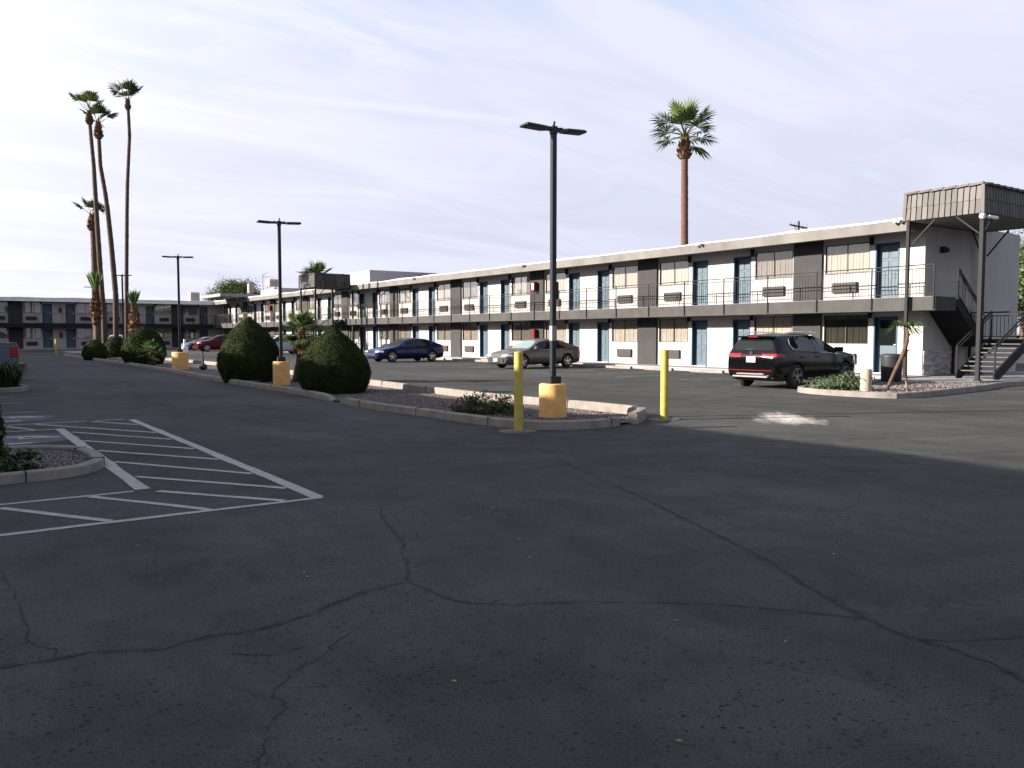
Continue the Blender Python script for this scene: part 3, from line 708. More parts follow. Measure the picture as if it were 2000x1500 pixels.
# ------------------------------------------------------------------ motel wings
ZF = (0.17, 2.93)              # finished floor of each storey
def wall_grid(mb, u0, u1, z0, z1, holes, depth):
    us = sorted({u0, u1} | {h[i] for h in holes for i in (0, 1) if u0 < h[i] < u1})
    zs = sorted({z0, z1} | {h[i] for h in holes for i in (2, 3) if z0 < h[i] < z1})
    for a, b in zip(us, us[1:]):
        for c, d in zip(zs, zs[1:]):
            mu, mz = (a + b) / 2, (c + d) / 2
            if any(h[0] < mu < h[1] and h[2] < mz < h[3] for h in holes): continue
            mb.add([(a, 0, c), (b, 0, c), (b, 0, d), (a, 0, d)], [(0, 1, 2, 3)])
    for a, b, c, d in holes:
        mb.add([(a, 0, c), (a, -depth, c), (a, -depth, d), (a, 0, d)], [(0, 1, 2, 3)])
        mb.add([(b, 0, c), (b, -depth, c), (b, -depth, d), (b, 0, d)], [(0, 1, 2, 3)])
        mb.add([(a, 0, c), (a, -depth, c), (b, -depth, c), (b, 0, c)], [(0, 1, 2, 3)])
        mb.add([(a, 0, d), (a, -depth, d), (b, -depth, d), (b, 0, d)], [(0, 1, 2, 3)])
        mb.add([(a, -depth, c), (b, -depth, c), (b, -depth, d), (a, -depth, d)], [(0, 1, 2, 3)])
PROTO = {}
def door_proto(w, glazed=False):
    key = ('door', round(w, 3), glazed)
    if key in PROTO: return PROTO[key]
    h = 2.12; f = 0.055
    mb = MB()
    mb.box(f, -0.245, 0.02, w - f, -0.205, h - f)
    rows = ((1.55, 1.93), (0.93, 1.47), (0.18, 0.83)) if not glazed else ((0.18, 0.5),)
    for za, zb in rows:
        for k_ in (0, 1):
            a = f + 0.10 + k_ * (w - 2 * f - 0.1) / 2; b = a + (w - 2 * f - 0.30) / 2
            mb.bbox(a, -0.206, za, b, -0.190, zb, 0.014)
    fr = MB(); fr.box(0, -0.25, 0, f, 0.012, h); fr.box(w - f, -0.25, 0, w, 0.012, h); fr.box(f, -0.25, h - f, w - f, 0.012, h)
    th = MB(); th.box(f, -0.25, 0, w - f, 0.04, 0.018)
    hd = MB(); hd.bbox(0.10, -0.19, 1.0, 0.15, -0.165, 1.22, 0.006); hd.bbox(0.10, -0.165, 1.07, 0.24, -0.14, 1.10, 0.006)
    gl = None
    if glazed:
        gl = MB(); gl.box(f + 0.1, -0.204, 1.05, w - f - 0.1, -0.194, 2.0)
    PROTO[key] = (mb, fr, th, hd, gl)
    return PROTO[key]
MESH = {}
def inst(key, mb, name, m, parent, loc, smooth=False):
    if key not in MESH:
        o = mb.build(name, m, parent, smooth); MESH[key] = o.data
    else:
        o = bpy.data.objects.new(name, MESH[key]); COL.objects.link(o); o.parent = parent
    o.location = loc
    return o
def add_door(par, u, z, w, glazed=False, flip=False):
    d, f, t, h, gl = door_proto(w, glazed)
    o = inst(('d', w, glazed), d, 'door', M['door'], par, (u, 0, z))
    inst(('df', w), f, 'door_frame', M['doorframe'], o, (0, 0, 0))
    inst(('dt', w), t, 'threshold', M['white'], o, (0, 0, 0))
    inst(('dh', w), h, 'handle', M['steel'], o, (w - 0.34 if flip else 0, 0, 0))
    if gl: inst(('dg', w), gl, 'door_glass', M['carglass'], o, (0, 0, 0))
def add_window(par, u, z0, w, h, dark=False, var=0):
    fr = MB(); f = 0.024
    for a in ((0, -0.07, 0, f, 0.006, h), (w - f, -0.07, 0, w, 0.006, h), (f, -0.07, h - f, w - f, 0.006, h), (f, -0.07, 0, w - f, 0.006, f), (w / 2 - f / 2, -0.045, f, w / 2 + f / 2, -0.015, h - f)): fr.box(*a)
    gl = MB(); gl.box(f, -0.036, f, w - f, -0.030, h - f)
    ob = inst(('win', w, h), fr, 'window', M['bronze'], par, (u, 0, z0))
    inst(('wing', w, h), gl, 'glass', M['glass'], ob, (0, 0, 0))
    cu = MB(); n = 90; vs = []
    r_ = random.Random(var * 13 + 5); ph = [r_.uniform(0, 6.28) for _ in range(4)]
    gapc = w * r_.uniform(0.35, 0.6)
    for i in range(n + 1):
        x = f + (w - 2 * f) * i / n
        y = -0.070 + 0.014 * math.sin(x * 46 + ph[0]) + 0.009 * math.sin(x * 27 + ph[1]) + 0.004 * math.sin(x * 83 + ph[2])
        vs += [(x, y, 0.0), (x, y, h)]
    cu.add(vs, [(2 * i, 2 * i + 2, 2 * i + 3, 2 * i + 1) for i in range(n)])
    inst(('cur', w, h, var, dark), cu, 'curtain', M['darkroom'] if dark else M[('curtain', 'curtain', 'curtain2', 'curtain', 'curtain3')[var]], ob, (0, 0, 0), True)  # dark windows have no curtain: the sheet is coloured as an unlit room
AC = MB(); AC.bbox(0, -0.02, 0, 1.06, 0.10, 0.40, 0.01)
for i in range(9): AC.box(0.05, 0.10, 0.04 + i * 0.037, 1.01, 0.112, 0.056 + i * 0.037)
LAMP = MB(); LAMP.bbox(-0.055, 0, 0, 0.055, 0.16, 0.26, 0.02); LAMP.box(-0.075, 0, 0.26, 0.075, 0.19, 0.285)
PLQ = MB(); PLQ.bbox(-0.07, 0, 0, 0.07, 0.014, 0.12, 0.004)
def wing(name, label, loc, rz, u0, u1, centers, half, dw, do, wo, ww, rail_end=None, rail_phase=0.0, skip=None, ext=0.0, roof_u=None, detail=True, fas='fascia', slb='slab', endcap=True):
    root = thing(name, label, 'building', loc, rz)
    WD = 1.90; H = {0: 2.44, 1: 5.36}
    doors, wins, pils = [], [], []
    for c in centers:
        for s_ in (-1, 1):
            a = c + s_ * do; d0, d1 = min(a, a + s_ * dw), max(a, a + s_ * dw)
            b = c + s_ * wo; w0, w1 = min(b, b + s_ * ww), max(b, b + s_ * ww)
            if d0 > u0 + .3 and d1 < u1 - .3: doors.append((d0, d1, s_))
            if w0 > u0 + .15 and w1 < u1 - .15: wins.append((w0, w1, s_))
        for s_ in ((1,) if c != centers[0] else (-1, 1)):
            a, b = c + s_ * half - 0.66, c + s_ * half + 0.66
            if a > u0 + .3 and b < u1 - .3: pils.append((a, b))
    w = MB(); holes = []
    for fl in (0, 1):
        zf = ZF[fl]
        for d0, d1, _ in doors: holes.append((d0, d1, zf, zf + 2.12))
        for w0, w1, _ in wins: holes.append((w0, w1, zf + 1.10, zf + 2.22))
    D = 7.2
    if not detail: holes = []
    wall_grid(w, u0, u1, 0, H[1] + 0.06, holes, 0.26)
    for u in (u0, u1): w.add([(u, 0, 0), (u, -D, 0), (u, -D, 5.68), (u, 0, 5.68)], [(0, 1, 2, 3)])
    w.add([(u0, -D, 0), (u1, -D, 0), (u1, -D, H[1] + .06), (u0, -D, H[1] + .06)], [(0, 1, 2, 3)])
    w.build('wall', M['stucco'], root)
    ra, rb = roof_u or (u0 - 0.02, u1 + 0.02)
    # roof: soffit, fascia, membrane with rolled irregular edge
    s_ = MB(); s_.box(ra + 0.01, -D - 0.02, 5.37, rb - 0.01, 1.17, 5.40); s_.build('soffit', M['soffit'], root)
    f_ = MB()
    f_.box(ra, 1.172, 5.27, rb, 1.215, 5.655); f_.box(ra - 0.04, (-D - .02 if endcap else 0.0), 5.30, ra - .002, 1.215, 5.655); f_.box(rb + .002, -D - .02, 5.30, rb + 0.04, 1.215, 5.655)
    f_.box(ra, 1.218, 5.262, rb, 1.235, 5.285)
    f_.build('fascia', M[fas], root)
    r_ = MB(); n = int((rb - ra) / 0.4); vs = []
    for i in range(n + 1):
        u = ra + (rb - ra) * i / n; e = 0.02 * math.sin(u * 1.3) + 0.02 * math.sin(u * 0.37 + 1) + random.uniform(-.008, .012)
        vs += [(u, 1.24, 5.655 - 0.012 + e * .3), (u, 1.225, 5.70 + e), (u, 1.10, 5.715 + e), (u, -D, 5.69)]
    r_.add(vs, [(4 * i + k_, 4 * i + 4 + k_, 4 * i + 5 + k_, 4 * i + 1 + k_) for i in range(n) for k_ in range(3)])
    r_.build('roof', M['roofing'], root, True)
    # balcony slab and ground walkway
    b = MB(); b.box(u0 - ext, 0.004, 2.46, u1, 1.37, 2.925); b.build('balcony_slab', M[slb], root)
    b = MB(); b.box(u0 - ext + 0.01, 0.004, 2.928, u1 - 0.01, 1.36, 2.94); b.build('balcony_floor', M['walk'], root)
    b = MB(); b.box(u0 - 0.3, 0.0, 0.0, u1, 1.5, 0.155); b.build('walkway', M['walk'], root)
    pm = MB()
    for a, b_ in pils:
        for z0, z1 in ((0.157, 2.458), (2.942, 5.368)):
            q = MB(); q.box(a, 0.002, z0, b_, 0.10, z1)
            if detail: q.build('pilaster', M['stucco_grey'], root)
            else: pm.v += []
    if not detail: return root
    kk = 0
    for fl in (0, 1):
        zf = ZF[fl]
        for d0, d1, s_ in doors:
            if skip and skip('door', fl, d0): 
                add_door(root, d0, zf, d1 - d0, True); 
            else: add_door(root, d0, zf, d1 - d0)
            la = d1 + 0.12 if s_ > 0 else d0 - 0.12
            inst('lamp', LAMP, 'wall_lamp', M['black'], root, (la, 0.002, zf + 2.08))
            inst('plq', PLQ, 'room_number_plaque', M['greyblock'], root, (la, 0.002, zf + 1.62))
        for w0, w1, s_ in wins:
            kk += 1
            dk = bool(skip and skip('win', fl, w0))
            add_window(root, w0, zf + 1.10, w1 - w0, 1.12, dk, kk * 7 % 5)
            m_ = (w0 + w1) / 2 + s_ * 0.05
            inst('ac', AC, 'air_conditioner', M['acgrill'], root, (m_ - 0.53, 0.002, zf + 0.33))
    # railing: one panel per post bay
    pu = u0 - ext + 0.05; end = rail_end if rail_end is not None else u1
    posts = []
    x = pu
    while x < end: posts.append(x); x += 2.28
    posts.append(end)
    for i, (a, b_) in enumerate(zip(posts, posts[1:])):
        if b_ - a < 0.15: continue
        q = MB(); y = 1.40
        q.box(a - 0.02, y - 0.02, 2.50, a + 0.02, y + 0.02, 4.02)
        q.box(a + 0.021, y - 0.022, 4.00, b_ - 0.0205, y + 0.022, 4.035)
        q.box(a + 0.021, y - 0.015, 3.88, b_ - 0.0205, y + 0.015, 3.905)
        q.box(a + 0.021, y - 0.015, 3.02, b_ - 0.0205, y + 0.015, 3.045)
        n = max(1, int((b_ - a) / 0.125))
        for j in range(1, n):
            u = a + (b_ - a) * j / n
            q.box(u - 0.0065, y - 0.0065, 3.046, u + 0.0065, y + 0.0065, 3.879)
        q.build('railing', M['rail'], root)
    return root

def sk(kind, fl, u):
    return fl == 0 and ((kind == 'door' and u < 18) or (kind == 'win' and u < 19))
RW = wing('motel_wing', 'long sunlit white two-storey motel wing with balcony along the right of the lot', (29.37, 0, 0), R(90), 16.06, 104.0,
          [16.28 + 9.2 * i for i in range(10)], 4.6, 0.96, 0.74, 1.92, 1.92, rail_end=102.5, ext=1.15, skip=sk, roof_u=(16.075, 102.78), endcap=False)
# extra pieces of this wing
q = MB(); q.box(16.06 - 0.002, -1.0, 0, 16.06, 0, 0.01)
st = MB(); z = 0.16
while z < 1.02:
    hgt = random.uniform(0.05, 0.085); x = 29.40
    while x < 31.78:
        L = min(random.uniform(0.12, 0.42), 31.80 - x)
        dpt = random.uniform(0.025, 0.055)
        st.bbox(x + .003, 16.058 - dpt, z + .003, x + L - .003, 16.056, z + hgt - .003, 0.006); x += L
    z += hgt
so_ = st.build('stone_cladding', M['stone'], RW); so_.matrix_parent_inverse = Matrix.Translation((29.37, 0, 0)) .inverted() if False else Matrix.Identity(4)
so_.parent = None
def reparent(o, root):
    bpy.context.view_layer.update()
    o.parent = root; o.matrix_parent_inverse = (Matrix.Translation(root.location) @ Matrix.Rotation(root.rotation_euler.z, 4, 'Z')).inverted()
    return o
reparent(so_, RW)
el = MB(); el.bbox(30.35, 15.90, 4.62, 30.62, 16.055, 4.84, 0.03); el.box(30.62, 15.92, 4.66, 30.78, 16.05, 4.80)
reparent(el.build('wall_pack_light', M['black']), RW)
# floodlights on the fascia
FL = MB(); FL.tube([(0, 0, -0.06), (0, 0, 0.06)], 0.05, 10); FL.tube([(0.02, -0.02, 0.03), (0.14, -0.10, -0.04)], [0.05, 0.075], 12); FL.tube([(-0.02, -0.02, 0.03), (-0.14, -0.10, -0.04)], [0.05, 0.075], 12)
for y in (16.35, 25.6, 39.0, 52.2, 66, 80, 93):
    o = inst('flood', FL, 'floodlight', M['white'], None, (28.10, y, 5.62)); o.rotation_euler = (0, 0, R(-90)); reparent(o, RW)
# red extinguisher cabinets on a pilaster
for z in (4.14, 1.38):
    c = MB(); c.bbox(28.98, 39.10, z, 29.24, 39.42, z + 0.58, 0.03)
    reparent(c.build('extinguisher_cabinet', M['red']), RW)
    d = MB(); d.bbox(28.972, 39.17, z + 0.14, 28.979, 39.35, z + 0.50, 0.002)
    if z > 3: reparent(d.build('cabinet_window', M['white']), RW)
c = MB(); c.bbox(28.98, 85.2, 4.1, 29.24, 85.6, 4.7, 0.03); reparent(c.build('extinguisher_cabinet', M['red']), RW)
# louvred panel beside the lower corner room
lw = MB(); lw.box(28.86, 20.30, 1.0, 29.26, 21.50, 2.12)
FW = wing('motel_wing', 'shaded two-storey motel wing closing the far end of the lot behind the palms', (0, 104.0, 0), R(180), -29.37, 13.0,
          [-28.35 + 8.3 * i for i in range(6)][::1], 4.15, 0.94, 0.66, 1.72, 1.80, rail_end=13.0, ext=-1.45, roof_u=(-36.55, 13.2), fas='roofing', slb='black')
for z in (4.1, 1.35):
    c = MB(); c.bbox(11.75, 103.80, z, 12.05, 103.995, z + 0.55, 0.03); reparent(c.build('extinguisher_cabinet', M['red']), FW)
LW = wing('motel_wing', 'motel wing along the left side of the driveway shading the lot', (-5.55, 0, 0), R(-90), -102.4, -6.3,
          [-98 + 9.2 * i for i in range(11)], 4.6, 0.96, 0.74, 1.92, 1.92, detail=False)

# ------------------------------------------------------------------ stair towers with tiled canopy
def stair_tower(label, loc, rz, run, land, ctop=6.55, W2=2.6, near=True, mirror=1):
    root = thing('exterior_staircase', label, 'staircase', loc, rz)
    # local: x away from balcony, y across; upper flight y 0..1.1, lower flight y -1.55..-0.3
    z0, zm, z1 = 0.14, 1.46, 2.93
    xs = run
    NOSE = MB()
    def flight(y0, y1, xa, za, xb, zb):
        for y in (y0, y1):
            s_ = MB(); s_.beam((xa, y, za - 0.12), (xb, y, zb - 0.12), 0.05, 0.30); s_.build('stringer', M['black'], root)
        n = 7 if near else 6; tm = MB()
        for i in range(1, n + 1):
            t = i / (n + 1); x = xa + (xb - xa) * t; z = za + (zb - za) * t
            tm.box(x - 0.16, y0 + 0.03, z - 0.045, x + 0.16, y1 - 0.03, z)
            if y0 < -1: NOSE.box(x - 0.175, y0 + 0.05, z - 0.025, x - 0.162, y1 - 0.05, z + 0.004)
        return tm
    flight(-1.55, -0.30, -0.45, z0 + .12, xs, zm).build('treads', M['rail'], root)
    NOSE.build('tread_nosing', M['pad'], root)
    flight(0.02, 1.08, xs, zm, 0.06, z1).build('treads', M['rail'], root)
    ux = MB(); ux.add([(xs, 0.03, zm - .28), (xs, 1.07, zm - .28), (0.1, 1.07, z1 - .30), (0.1, 0.03, z1 - .30)], [(0, 1, 2, 3)])
    ux.add([(xs, 0.03, zm - .24), (xs, 1.07, zm - .24), (0.1, 1.07, z1 - .26), (0.1, 0.03, z1 - .26)], [(0, 1, 2, 3)])
    ux.build('flight_underside', M['black'], root)
    l = MB(); l.box(xs, -1.58, zm - 0.26, xs + land, 1.08, zm); l.build('landing', M['black'], root)
    for x, y in ((xs + .05, -1.55), (xs + land - .05, -1.55), (xs + land - .05, 1.05), (xs + .05, 1.05)):
        p = MB(); p.beam((x, y, 0.14), (x, y, zm - 0.262), 0.08); p.build('landing_post', M['black'], root)
    def guard(pts, hh=1.0, bal=True):
        g_ = MB()
        for a, b in zip(pts, pts[1:]):
            a = Vector(a); b = Vector(b); up = Vector((0, 0, 1))
            g_.beam(a + up * hh, b + up * hh, 0.05); g_.beam(a + up * (hh - .13), b + up * (hh - .13), 0.03); g_.beam(a + up * .1, b + up * .1, 0.03)
            n = max(1, int((b - a).length / 0.13))
            for i in range(n + 1):
                if not bal and i not in (0, n): continue
                p = a.lerp(b, i / n); w_ = 0.045 if i in (0, n) else 0.014
                g_.beam(p + up * (0.0 if i in (0, n) else .1), p + up * (hh - .01 if i in (0, n) else hh - .13), w_)
        g_.build('handrail', M['black'], root)
    guard([(xs + .05, -1.56, zm), (xs + land - .03, -1.56, zm)]); guard([(xs + land - .03, -1.52, zm), (xs + land - .03, 1.04, zm)])
    guard([(-0.45, -1.55, z0 + .12), (xs, -1.55, zm)], bal=False); guard([(-0.45, -0.30, z0 + .12), (xs, -0.30, zm)], bal=False)
    guard([(0.06, -0.01, z1), (xs, -0.01, zm + .02)])
    return root
SA = stair_tower('black steel dog-leg staircase under a tiled canopy at the near corner of the sunlit wing', (29.42, 14.92, 0), 0, 1.9, 1.3)
SB = stair_tower('black steel staircase under a tiled canopy halfway down the sunlit wing', (27.95, 65.0, 0), R(180), 1.6, 1.1, near=False)
def canopy(root, x0, x1, y0, y1, zb, zt, posts, braces):
    # sloped mansard of ribbed metal tile on all sides, flat soffit
    sl = 0.045
    def side(a, b, n_out):
        a = Vector(a); b = Vector(b); L = (b - a).length; d = (b - a) / L; n_out = Vector(n_out)
        t = MB(); n = int(L / 0.19)
        for i in range(n):
            for lv in (0, 1):
                p0 = a + d * (L * i / n); p1 = a + d * (L * (i + 1) / n - 0.035)
                za = zb + (zt - zb) * 0.5 * lv; zc = za + (zt - zb) * 0.5
                o0 = n_out * (0.03 - 0.0 + sl * (1 - lv * .5)) ; o1 = n_out * (0.01 + sl * (1 - (lv + 1) * .5))
                q = [p0 + o0, p1 + o0, p1 + o1, p0 + o1]
                zz = [za - .01, za - .01, zc + .015, zc + .015]
                vs = [(v.x, v.y, z_) for v, z_ in zip(q, zz)] + [(v.x - n_out.x * .05, v.y - n_out.y * .05, z_) for v, z_ in zip(q, zz)]
                t.add(vs, [(0, 1, 2, 3), (7, 6, 5, 4), (0, 4, 5, 1), (1, 5, 6, 2), (2, 6, 7, 3), (3, 7, 4, 0)])
        # top ridge caps, slightly overlapping
        m_ = max(3, int(L / 0.42))
        for i in range(m_):
            p0 = a + d * (L * i / m_); p1 = a + d * (L * (i + 1.06) / m_)
            t.beam((p0.x + n_out.x * .02, p0.y + n_out.y * .02, zt + 0.035), (p1.x + n_out.x * .02, p1.y + n_out.y * .02, zt + 0.065), 0.14, 0.07)
        reparent(t.build('canopy_tiles', M['tile']), root)
    side((x0, y1, 0), (x0, y0, 0), (-1, 0, 0)); side((x0, y0, 0), (x1, y0, 0), (0, -1, 0))
    side((x1, y0, 0), (x1, y1, 0), (1, 0, 0)); side((x1, y1, 0), (x0, y1, 0), (0, 1, 0))
    c = MB(); c.box(x0 + .02, y0 + .02, zb + 0.0, x1 - .02, y1 - .02, zb + .03)
    for i in range(int((y1 - y0) / 0.3)): c.box(x0 + .03, y0 + .1 + i * .3, zb - .012, x1 - .03, y0 + .115 + i * .3, zb - .001)
    reparent(c.build('canopy_soffit', M['soffit']), root)
    cc = MB()
    for cx_, cy_, sx_, sy_ in ((x0, y0, -1, -1), (x1, y0, 1, -1), (x0, y1, -1, 1), (x1, y1, 1, 1)):
        cc = MB(); cc.beam((cx_ + sx_ * .04, cy_ + sy_ * .04, zb - .01), (cx_ + sx_ * .01, cy_ + sy_ * .01, zt + .03), .11, .11); reparent(cc.build('canopy_corner_trim', M['tile']), root)
    c = MB(); c.box(x0 + .03, y0 + .03, zb + .04, x1 - .03, y1 - .03, zt + .02); reparent(c.build('canopy_core', M['black']), root)
    for x, y, w_ in posts:
        p = MB(); p.beam((x, y, 0.02), (x, y, zb + .02), w_); p.bbox(x - .11, y - .11, 0.02, x + .11, y + .11, 0.16, .01)
        reparent(p.build('canopy_post', M['rail']), root)
    for a, b in braces:
        p = MB(); p.beam(a, b, 0.045); reparent(p.build('brace', M['rail']), root)
canopy(SA, 27.93, 33.3, 13.42, 15.98, 5.56, 6.44, [(27.86, 15.85, .10), (27.90, 13.40, .12), (33.0, 15.8, .14), (33.0, 13.5, .12)],
       [((27.9, 15.72, 4.75), (27.95, 14.95, 5.55)), ((27.92, 13.5, 4.9), (27.95, 14.3, 5.55)), ((28.0, 13.4, 4.9), (28.75, 13.45, 5.55)), ((32.9, 15.8, 4.6), (32.2, 15.8, 5.5)), ((33.0, 15.65, 4.6), (33.0, 14.9, 5.5))])
canopy(SB, 25.1, 28.0, 63.0, 66.3, 5.45, 6.45, [(25.15, 66.2, .12), (25.15, 63.1, .13), (27.9, 66.2, .12), (28.3, 63.0, .12)],
       [((25.2, 65.9, 4.7), (25.2, 65.1, 5.45)), ((25.2, 63.3, 4.7), (25.2, 64.1, 5.45)), ((25.35, 63.1, 4.7), (26.1, 63.1, 5.45)), ((28.1, 63.1, 4.7), (27.3, 63.1, 5.45))])
# security light and camera on the near canopy post
c = MB(); c.tube([(27.80, 13.30, 5.42), (27.80, 13.42, 5.44)], 0.09, 14); c.bbox(28.0, 13.22, 5.36, 28.6, 13.34, 5.47, 0.03)
reparent(c.build('security_light', M['white']), SA)

# concrete corner pavement under the stair
p = MB(); p.add([(25.7, 14.55, 0.118), (27.6, 13.2, 0.118), (30.0, 12.75, 0.118), (38, 12.9, 0.118), (38, 16.0, 0.118), (25.7, 16.0, 0.118)], [(0, 1, 2, 3, 4, 5)])
p.add([(30.0, 12.2, 0.05), (38, 12.2, 0.05), (38, 12.9, 0.05), (30.0, 12.75, 0.05)], [(0, 1, 2, 3)])
p.add([(25.7, 14.55, 0.0), (25.7, 14.55, 0.118), (27.6, 13.2, 0.118), (27.6, 13.2, 0.0)], [(0, 1, 2, 3)])
tag(p.build('pavement', M['walk']), kind='structure')

# ------------------------------------------------------------------ rooftop items and things behind
def roof_box(name, label, cat, x0, y0, z0, x1, y1, z1, m):
    b = MB(); b.bbox(x0, y0, z0, x1, y1, z1, 0.03)
    return tag(b.build(name, m), label, cat)
o = roof_box('rooftop_block', 'tall grey block standing behind the roof of the sunlit wing', 'building', 31.25, 66.0, 5.72, 38.3, 71.0, 7.24, M['greyblock'])
o = roof_box('parapet_block', 'long low grey block behind the far roof edge, in front of the green tree', 'building', 25.3, 90.0, 5.72, 31.7, 98, 6.05, M['greyblock'])
o = roof_box('parapet_block', 'dark grey block behind the roof edge left of the stair canopy', 'building', 29.5, 84.0, 5.72, 33.0, 89.6, 6.5, M['greyblock'])
def cooler(label, x, y, z, w, h):
    r = thing('rooftop_cooler', label, 'rooftop unit', (x, y, z), 0, 'rooftop coolers')
    b = MB(); b.bbox(-w / 2, -w / 2, 0.12, w / 2, w / 2, h, 0.03); b.build('housing', M['beige'], r)
    l = MB()
    for i in range(7):
        l.box(-w / 2 + .08, -w / 2 - .02, .2 + i * (h - .35) / 7, w / 2 - .08, -w / 2 - .003, .2 + (i + .55) * (h - .35) / 7)
        l.box(-w / 2 - .02, -w / 2 + .08, .2 + i * (h - .35) / 7, -w / 2 - .003, w / 2 - .08, .2 + (i + .55) * (h - .35) / 7)
    l.build('louvre_panel', M['greyblock'], r)
    f = MB()
    for a in (-1, 1):
        for b_ in (-1, 1): f.box(a * w * .42 - .03, b_ * w * .42 - .03, 0, a * w * .42 + .03, b_ * w * .42 + .03, .12)
    f.build('leg', M['black'], r)
cooler('square rooftop cooler just left of the second lamp post', 29.3, 85.0, 6.52, 1.05, 0.86)
cooler('grey rooftop cooler at the far corner where the two wings meet', 26.8, 106.5, 5.72, 1.1, 1.15)
cooler('dark rooftop cooler beside the green tree', 28.9, 91.0, 6.07, 0.6, 1.15)
an = thing('antenna', 'thin rooftop aerial with slanted arms above the roof edge', 'antenna', (29.25, 88.0, 5.72))
a = MB(); a.tube([(0, 0, 0), (0, 0, 2.35)], 0.025, 6); a.build('mast', M['rail'], an)
a = MB(); a.tube([(-.05, 0, 2.2), (0.5, 0, 2.6)], 0.015, 5); a.tube([(0, 0, 2.15), (1.2, 0, 2.1)], 0.012, 5); a.tube([(.1, 0, 2.1), (.35, 0, 1.95)], 0.012, 5); a.build('arms', M['rail'], an)
up = thing('utility_pole', 'distant wooden utility pole with crossarm rising over the roof', 'utility pole', (96.05, 70, 0))
a = MB(); a.tube([(0, 0, 0), (0, 0, 16.9)], [0.2, 0.15], 8); a.build('pole', M['trunk'], up)
a = MB(); a.beam((-1.9, 0, 16.3), (1.9, 0, 16.1), 0.18); a.beam((-1, 0, 16.2), (0, 0, 15.3), 0.06); a.beam((1, 0, 16.2), (0, 0, 15.3), 0.06); a.build('crossarm', M['trunk'], up)
a = MB()
for x in (-1.75, -1.0, 0.9, 1.7): a.tube([(x, 0, 16.35), (x, 0, 16.65)], 0.07, 8)
a.build('insulators', M['greyblock'], up)

# hill far beyond the right edge
h = MB(); vs = []; nx, ny = 40, 12
for j in range(ny):
    for i in range(nx):
        x = 520 + i * 16; y = 60 + j * 22
        zz = 75 * math.exp(-((i - 22) / 11) ** 2) * math.sin(math.pi * j / (ny - 1)) + random.uniform(0, 3.5)
        vs.append((x, y, zz - 2))
h.add(vs, [(j * nx + i, j * nx + i + 1, (j + 1) * nx + i + 1, (j + 1) * nx + i) for j in range(ny - 1) for i in range(nx - 1)])
M['hill'] = mat('dry_hillside', (0.20, 0.15, 0.12), 0.95, var=0.3, scale=0.02)
tag(h.build('hill', M['hill'], smooth=True), kind='structure')

# ------------------------------------------------------------------ light poles
def head_mesh(s_):
    hd = MB()
    prof = [(0.05, -.05), (0.16, -.14), (0.58, -.15), (0.60, -.12), (0.60, .12), (0.58, .15), (0.16, .14), (0.05, .05)]
    vs = []
    for z, k_ in ((0.0, 1), (0.028, 1), (0.05, .85)):
        vs += [(s_ * (x if k_ == 1 else .38 + (x - .38) * k_), y * k_, z) for x, y in prof]
    n = len(prof)
    fs = [tuple(range(n))] + [tuple(range(2 * n, 3 * n))]
    for l in (0, 1):
        for i in range(n): fs.append((l * n + i, l * n + (i + 1) % n, (l + 1) * n + (i + 1) % n, (l + 1) * n + i))
    hd.add(vs, fs); hd.beam((0, 0, 0.03), (s_ * 0.12, 0, 0.04), 0.07)
    return hd
def lamp_post(label, x, y, H_, hr, hang, base='ochre', br=0.265, bh=0.68, rot=0.0, box=False):
    r = thing('lamp_post', label, 'lamp post', (x, y, 0), rot, 'twin-head lamp posts down the lot')
    if base:
        b = MB(); b.lathe([(br * 1.0, 0.0), (br, 0.02), (br, bh - .045), (br * .97, bh - .015), (br * .9, bh)], 36); b.build('concrete_base', M[base], r, True, 30)
        b = MB()
        vs = [(br * (1.06 + random.uniform(-.04, .06)) * math.cos(t_), br * (1.06 + random.uniform(-.04, .06)) * math.sin(t_), 0.05) for t_ in np.linspace(0, 2 * math.pi, 30, endpoint=False)]
        b.add(vs, [tuple(range(30))]); b.build('base_footing', M[base], r)
    else: bh = 0.0
    c = MB(); c.bbox(-.12, -.12, bh + .001, .12, .12, bh + .14, .012); c.build('base_cover', M['pole'], r)
    p = MB(); p.bbox(-.048, -.048, bh + .14, .048, .048, H_ - .02, .006); p.build('pole', M['pole'], r)
    p = MB(); p.bbox(-.06, -.06, H_ - .14, .06, .06, H_ + .01, .01); p.tube([(0, 0, H_), (.02, 0, H_ + .1)], .02, 6); p.build('bracket', M['pole'], r)
    for s_, tilt in ((1, 4), (-1, 4)):
        hm = head_mesh(s_).build('lamp_head', M['pole'], r)
        hm.location = (s_ * 0.07, 0, H_ - .08); hm.rotation_euler = (0, R(-s_ * 2), hang)
        ls = MB(); ls.box(s_ * .22, -.10, -.010, s_ * .55, .10, -.002); o_ = ls.build('lens', M['greyblock'], hm)
    if box:
        b = MB(); b.box(-.0505, -.052, 1.50, .052, -.050, 1.78); b.box(-.0525, -.050, 1.50, -.0505, .052, 1.78); b.build('reflective_band', M['greyblock'], r)
        b = MB(); b.bbox(.049, -.045, 2.28, .10, .045, 2.62, .01); b.build('junction_box', M['pole'], r)
    return r
